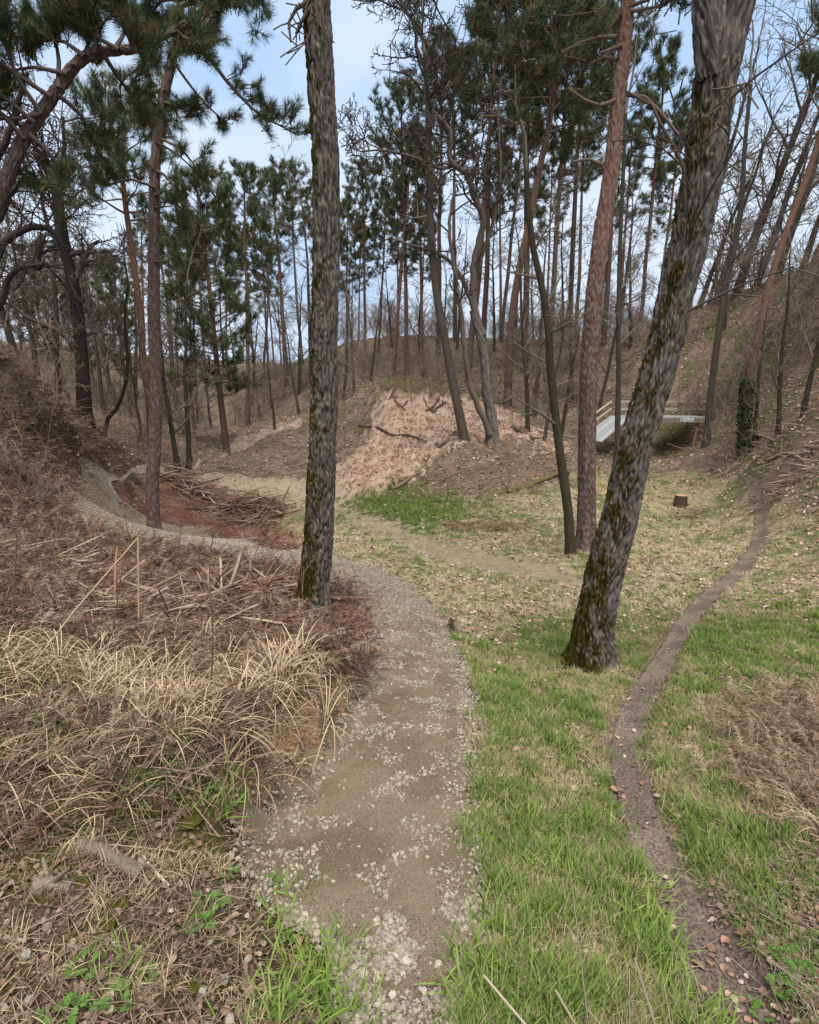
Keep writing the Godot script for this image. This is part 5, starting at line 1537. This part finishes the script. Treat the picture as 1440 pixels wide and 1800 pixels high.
func singles() -> void:
	var g := RandomNumberGenerator.new()
	g.seed = 55
	bridge()
	wood_along("fallen_log", "long pale barkless log lying down the side of the mound towards the footbridge", "log", [925,752, 960,762, 1000,770, 1040,776], 0.075, 0.06, Color(0.42, 0.34, 0.26))
	wood_along("mossy_log", "moss covered log lying along the foot of the mound", "log", [893,868, 930,856, 965,842, 1000,833], 0.08, 0.06, Color(0.16, 0.15, 0.06))
	wood_along("crooked_branch", "dark crooked branch lying across the bare sand", "branch", [632,752, 665,755, 690,768, 715,768, 735,774, 750,780], 0.05, 0.03, Color(0.13, 0.10, 0.085), 1.5)
	wood_along("fallen_log", "short brown log propped below the bent grey tree on the mound", "log", [768,786, 785,776, 806,760], 0.10, 0.09, Color(0.24, 0.18, 0.14))
	wood_along("root_wood", "weathered piece of root lying at the lower edge of the sand", "wood", [690,862, 705,856, 718,846, 730,838], 0.07, 0.04, Color(0.24, 0.18, 0.13), 0.8, "", null, 4)
	wood_along("fallen_log", "thin dark log slanting down the top of the sand face", "log", [760,726, 772,716, 784,708], 0.07, 0.05, Color(0.17, 0.13, 0.10))
	wood_along("fallen_log", "broken mossy log among roots behind the gnarled tree", "log", [900,752, 915,762, 938,776], 0.10, 0.07, Color(0.17, 0.14, 0.08), 0.8, "", null, 5)
	wood_along("dead_branch", "bare dead branch lying on the leaf strewn slope beyond the trail", "branch", [1290,760, 1330,768, 1362,778], 0.05, 0.025, Color(0.30, 0.22, 0.17), 1.0, "", null, 4)
	wood_along("dead_branch", "pale dead branch curving over twiggy litter at the foot of the slope", "branch", [1350,812, 1385,800, 1410,812, 1418,826], 0.035, 0.02, Color(0.48, 0.37, 0.28), 1.6)
	wood_along("dead_branch", "thin stick lying across the turf beyond the leaning tree", "branch", [1165,1005, 1185,1008, 1202,1014], 0.012, 0.008, Color(0.20, 0.14, 0.10), 0.8)
	wood_along("rotten_branch", "short rotten grey branch half buried in the mossy bank", "branch", [140,1492, 180,1505, 215,1522, 250,1545], 0.022, 0.026, Color(0.30, 0.24, 0.18), 0.7, "", M.hero_bark, 1)
	wood_along("bark_slab", "flaking pale slab of rotten wood in the mossy soil", "wood", [55,1562, 90,1555, 128,1562], 0.026, 0.02, Color(0.36, 0.30, 0.22), 0.2, "", M.hero_bark, 3)
	wood_along("split_stick", "thin pale split stick lying on the mossy bank", "stick", [243,1502, 270,1533, 298,1562], 0.006, 0.005, Color(0.55, 0.45, 0.36), 1.5, "", null, 1)
	wood_along("split_stick", "grey stick poking from the dark litter at the edge of the mossy soil", "stick", [-10,1650, 20,1656, 48,1660], 0.007, 0.005, Color(0.40, 0.34, 0.28), 1.5, "", null, 0)
	wood_along("pink_stick", "peeled reddish stick lying beside the straight tree's foot", "stick", [472,1112, 505,1120, 541,1126], 0.02, 0.016, Color(0.46, 0.25, 0.17), 1.6, "", null, 0)
	for q in [[[690,700, 700,712, 712,722], 0.04], [[722,696, 716,708, 705,718], 0.035], [[772,704, 762,716, 748,724], 0.05], [[812,706, 806,720, 795,730], 0.04], [[660,700, 652,716, 640,734], 0.035], [[745,700, 752,716, 765,726], 0.03]]:
		wood_along("exposed_root", "dark exposed root hanging down the sand face below the turf lip", "root", q[0], q[1], q[1] * 0.5, Color(0.16, 0.11, 0.085), 1.0, "roots on the sand face", null, 2)
	# plank standing in the sand edge
	var pp := hit(688, 700)
	var pk := thing("tilted_post", "broken reddish wooden post sticking out of the top of the sand face", "post", pp)
	var mb := MB.new()
	mb.box(Transform3D(Basis(Vector3(0, 0, 1), -0.45), Vector3(0.12, 0.3, 0)), Vector3(0.14, 0.85, 0.06), Color(0.30, 0.16, 0.10))
	part(pk, "wood", mb.mesh(M.deadwood))
	# stump
	pp = hit(1196, 888)
	var st := thing("tree_stump", "low sawn tree stump with a pale orange top in the grass", "stump", pp)
	mb = MB.new()
	var ring := PackedVector3Array()
	for k in 5: ring.push_back(Vector3(0, -0.08 + 0.09 * k, 0))
	mb.tube(ring, PackedFloat32Array([0.23, 0.19, 0.17, 0.165, 0.16]), 18, Color(0.20, 0.14, 0.11))
	part(st, "bark", mb.mesh(M.bark))
	mb = MB.new()
	var tops := []
	for k in 18: tops.push_back(Vector3(cos(TAU * k / 18) * 0.158, 0.281, sin(TAU * k / 18) * 0.158))
	mb.face(tops, Color(0.52, 0.33, 0.20))
	for k in mb.n.size(): mb.n[k] = Vector3.UP
	part(st, "cut_face", mb.mesh(M.deadwood))
	# brushwood
	var meshes := []
	for c in [Color(0.30, 0.19, 0.13), Color(0.40, 0.27, 0.20), Color(0.20, 0.14, 0.11), Color(0.50, 0.37, 0.27), Color(0.34, 0.18, 0.12)]:
		meshes.push_back(stick_mesh(g, 0.06, 2, c, M.deadwood))
		meshes.push_back(stick_mesh(g, 0.16, 3, c * 0.9, M.deadwood))
	brush_pile("big pile of cut brushwood on the bank beside the straight tree", 455, 1055, 0.75, 0.45, 0.24, 190, 0.35, 1.1, 0.013, range(10), meshes, g)
	brush_pile("long bare sticks laid across the bank above the dead grass", 330, 1078, 0.9, 0.38, 0.10, 80, 0.5, 1.3, 0.011, [0, 2, 6, 6, 8], meshes, g)
	brush_pile("low tangle of grey brush on the upper bank below the dark oak", 110, 1000, 0.8, 0.5, 0.10, 110, 0.3, 0.9, 0.010, [2, 3, 4, 5, 6, 7], meshes, g)
	brush_pile("thin cut brush strewn over the bank beside the snapped reed", 170, 1090, 0.6, 0.4, 0.12, 90, 0.25, 0.7, 0.007, range(10), meshes, g)
	brush_pile("loose heap of brushwood between the slim pine and the hollow", 440, 902, 1.15, 0.85, 0.65, 200, 0.4, 1.2, 0.018, range(10), meshes, g)
	brush_pile("tangle of grey brushwood behind the foot of the slim pine", 335, 862, 0.7, 0.6, 0.7, 110, 0.4, 1.1, 0.018, [2, 3, 6, 7, 4, 5], meshes, g)
	brush_pile("scatter of dead branches at the foot of the leaf strewn slope", 1425, 812, 0.9, 0.6, 0.25, 80, 0.3, 1.0, 0.011, [2, 3, 6, 7, 4, 5], meshes, g)
	brush_pile("small heap of twigs in the grass beside the stump", 1215, 905, 0.5, 0.3, 0.12, 40, 0.25, 0.7, 0.009, [0, 4, 6, 7], meshes, g)
	brush_pile("rust brown brushwood heap on the turf below the mound", 860, 928, 1.0, 0.5, 0.12, 90, 0.2, 0.7, 0.008, [8, 9, 0, 4], meshes, g)
	# bent straw stalk
	var foot := hit(40, 1185)
	var sk := thing("grass_stalk", "tall dry reed stalk snapped into a sharp bend above the bank", "stalk", foot)
	mb = MB.new()
	var tip := at(243, 945, -foot.z - 0.15)
	var dn := at(244, 1085, -foot.z - 0.1)
	mb.tube(PackedVector3Array([Vector3(0, -0.02, 0), (tip - foot) * 0.5 + Vector3(0, 0.01, 0), tip - foot]), PackedFloat32Array([0.0055, 0.005, 0.0045]), 5, Color(0.60, 0.46, 0.28))
	mb.tube(PackedVector3Array([tip - foot, dn - foot]), PackedFloat32Array([0.0045, 0.004]), 5, Color(0.56, 0.40, 0.24))
	part(sk, "stem", mb.mesh(M.twig))
	# thin saplings and brambles on the bank
	var brs := [[365,1255,390,860,2.7], [185,1160,232,930,4.0], [100,1040,110,800,5.2], [60,1000,95,700,5.4], [310,1050,318,840,6.0], [440,1060,460,880,5.6], [20,1100,40,760,3.9], [540,1150,530,990,4.6]]
	for q in brs:
		var a := hit(q[0], q[1])
		var o := thing("bramble_stem", "thin bare upright twig growing out of the bank litter", "sapling", a, "bare twigs on the bank")
		mb = MB.new()
		var e := at(q[2], q[3], -a.z) - a
		var mp := curve(PackedVector3Array([Vector3(0, -0.03, 0), e * 0.35 + rv(g) * 0.03, e * 0.7 + rv(g) * 0.04, e]), 0.06)
		mb.tube(mp, taper(mp.size(), 0.0055, 0.0018), 5, Color(0.17, 0.11, 0.085))
		twigs_on(mb, mp, 0.25, 9, 0.3, 0.0028, g, {"col": Color(0.19, 0.12, 0.09), "col2": Color(0.22, 0.14, 0.1), "kids": [0, 0, 3, 0], "wander": 0.15, "up": 0.08, "spread": 0.7, "thin": 0.0013, "start": 0.3, "seg": [0.1, 0.1, 0.08, 0.06]}, 2)
		part(o, "stem", mb.mesh(M.twig))
	# stones
	var sm := [stone_mesh(g, M.stone, 0.16, 1), stone_mesh(g, M.stone, 0.2, 1)]
	var rocks := [[436,1690,0.034], [395,1726,0.03], [356,1748,0.03], [46,1680,0.032], [51,1763,0.034], [204,1662,0.026], [405,1796,0.034], [455,1592,0.026], [369,1660,0.026], [520,1732,0.02], [640,1722,0.036], [622,1712,0.03], [715,1700,0.038], [770,1705,0.034], [690,1760,0.03], [745,1752,0.03], [570,1375,0.03]]
	for k in rocks.size():
		var q: Array = rocks[k]
		var p := hit(q[0], q[1])
		var gp: bool = q[0] > 560
		var o := part(self, "stone", sm[k % 2])
		o.transform = Transform3D(Basis.from_euler(Vector3(g.randf(), g.randf() * 6, g.randf())).scaled(Vector3(q[2], q[2] * 0.75, q[2]) * 0.85), p + Vector3(0, q[2] * 0.25 + (0.015 if gp else 0.0), 0))
		tag(o, "larger pale stone among the gravel of the footpath" if gp else "small pale stone lying on the bare soil of the bank", "stone", "larger stones in the gravel" if gp else "pale stones on the bare soil")
		var om: StandardMaterial3D = M.stone.duplicate()
		om.albedo_color = Color(0.58, 0.50, 0.39).linear_to_srgb() if gp else Color(0.44, 0.39, 0.34).linear_to_srgb()
		o.material_override = om
	# moss
	var mossm := stone_mesh(g, M.moss, 0.07, 3)
	for q in [[22,1345,0.12], [165,1432,0.10], [160,1098,0.10], [75,1370,0.09], [330,1440,0.08], [140,1545,0.06], [175,1625,0.06], [330,1735,0.045], [120,1650,0.05], [205,1590,0.05], [270,1420,0.07], [45,1225,0.10]]:
		var p := hit(q[0], q[1])
		var o := part(self, "moss_cushion", mossm)
		o.transform = Transform3D(Basis(Vector3.UP, g.randf() * 6).scaled(Vector3(q[2] * 1.5, q[2] * 0.5, q[2] * 1.2)), p - Vector3(0, q[2] * 0.05, 0))
		tag(o, "soft yellow green moss cushion on the bank", "moss", "moss cushions on the bank")
		var om: StandardMaterial3D = M.moss.duplicate()
		om.albedo_color = Color(0.16, 0.16, 0.03).linear_to_srgb()
		o.material_override = om
	# weeds
	var kinds := []
	for v in 2:
		var o := Node3D.new()
		o.set_meta("category", "weed")
		var stm := MB.new()
		var lf := MB.new()
		for k in 9:
			var az := TAU * k / 9 + g.randf() * 0.5
			var d := Vector3(cos(az), g.randf_range(0.35, 1.2), sin(az)).normalized()
			var L := g.randf_range(0.03, 0.07)
			var p := PackedVector3Array([Vector3(0, -0.005, 0), d * L * 0.5, d * L + Vector3(0, -0.006, 0)])
			stm.tube(p, PackedFloat32Array([0.0014, 0.001, 0.0007]), 3, Color(0.14, 0.18, 0.05))
			for j in 7:
				var b := p[1].lerp(p[2], j / 6.0) if j > 0 else p[1]
				var s := d.cross(Vector3.UP).normalized() * (1 if j % 2 else -1)
				var dir := (s + d * 0.7 if j < 6 else d)
				var l := 0.016 * (1.2 - j / 9.0)
				var wv := dir.cross(Vector3.UP + rv(g) * 0.3).normalized() * l * 0.32
				lf.face([b, b + dir * l * 0.45 + wv, b + dir * l, b + dir * l * 0.45 - wv], Color(0.085, 0.15, 0.035) * g.randf_range(0.7, 1.3))
		part(o, "stem", stm.mesh(M.twig))
		lf.n = PackedVector3Array()
		part(o, "leaves", lf.mesh(M.blade))
		kinds.push_back(o)
	for q in [[150,1700,1.0], [110,1795,1.1], [205,1765,1.0], [365,1600,1.2], [350,1625,1.0], [400,1540,0.8], [470,1560,0.9], [500,1648,0.7], [300,1355,0.9], [420,1410,0.8], [500,1780,1.0], [545,1755,1.1], [465,1790,0.9], [1385,1690,1.1], [1410,1720,1.1], [1370,1745,1.0], [1340,1790,1.0], [255,1725,0.7], [885,1780,1.0], [960,1690,0.8], [820,1785,0.9], [1000,1650,0.8]]:
		copy(kinds[g.randi() % 2], "leafy_weed", hit(q[0], q[1]), g.randf() * TAU, q[2], 0.0, "small green leafy weed sprouting beside the path" , "leafy weeds beside the path")
	for o in kinds: o.free()

func _ready() -> void:
	rng.seed = 7
	var t0 := Time.get_ticks_msec()
	light_and_lens()
	materials()
	ground()
	paths()
	print("ground ", Time.get_ticks_msec() - t0)
	var g := RandomNumberGenerator.new()
	g.seed = 3
	shoot_far = shoot_mesh(g, 34, 0.62, 0.016)
	shoot_near = shoot_mesh(g, 60, 0.55, 0.009)
	hero_trees()
	print("heroes ", Time.get_ticks_msec() - t0)
	forest()
	print("forest ", Time.get_ticks_msec() - t0)
	singles()
	cover()
	print("cover ", Time.get_ticks_msec() - t0)
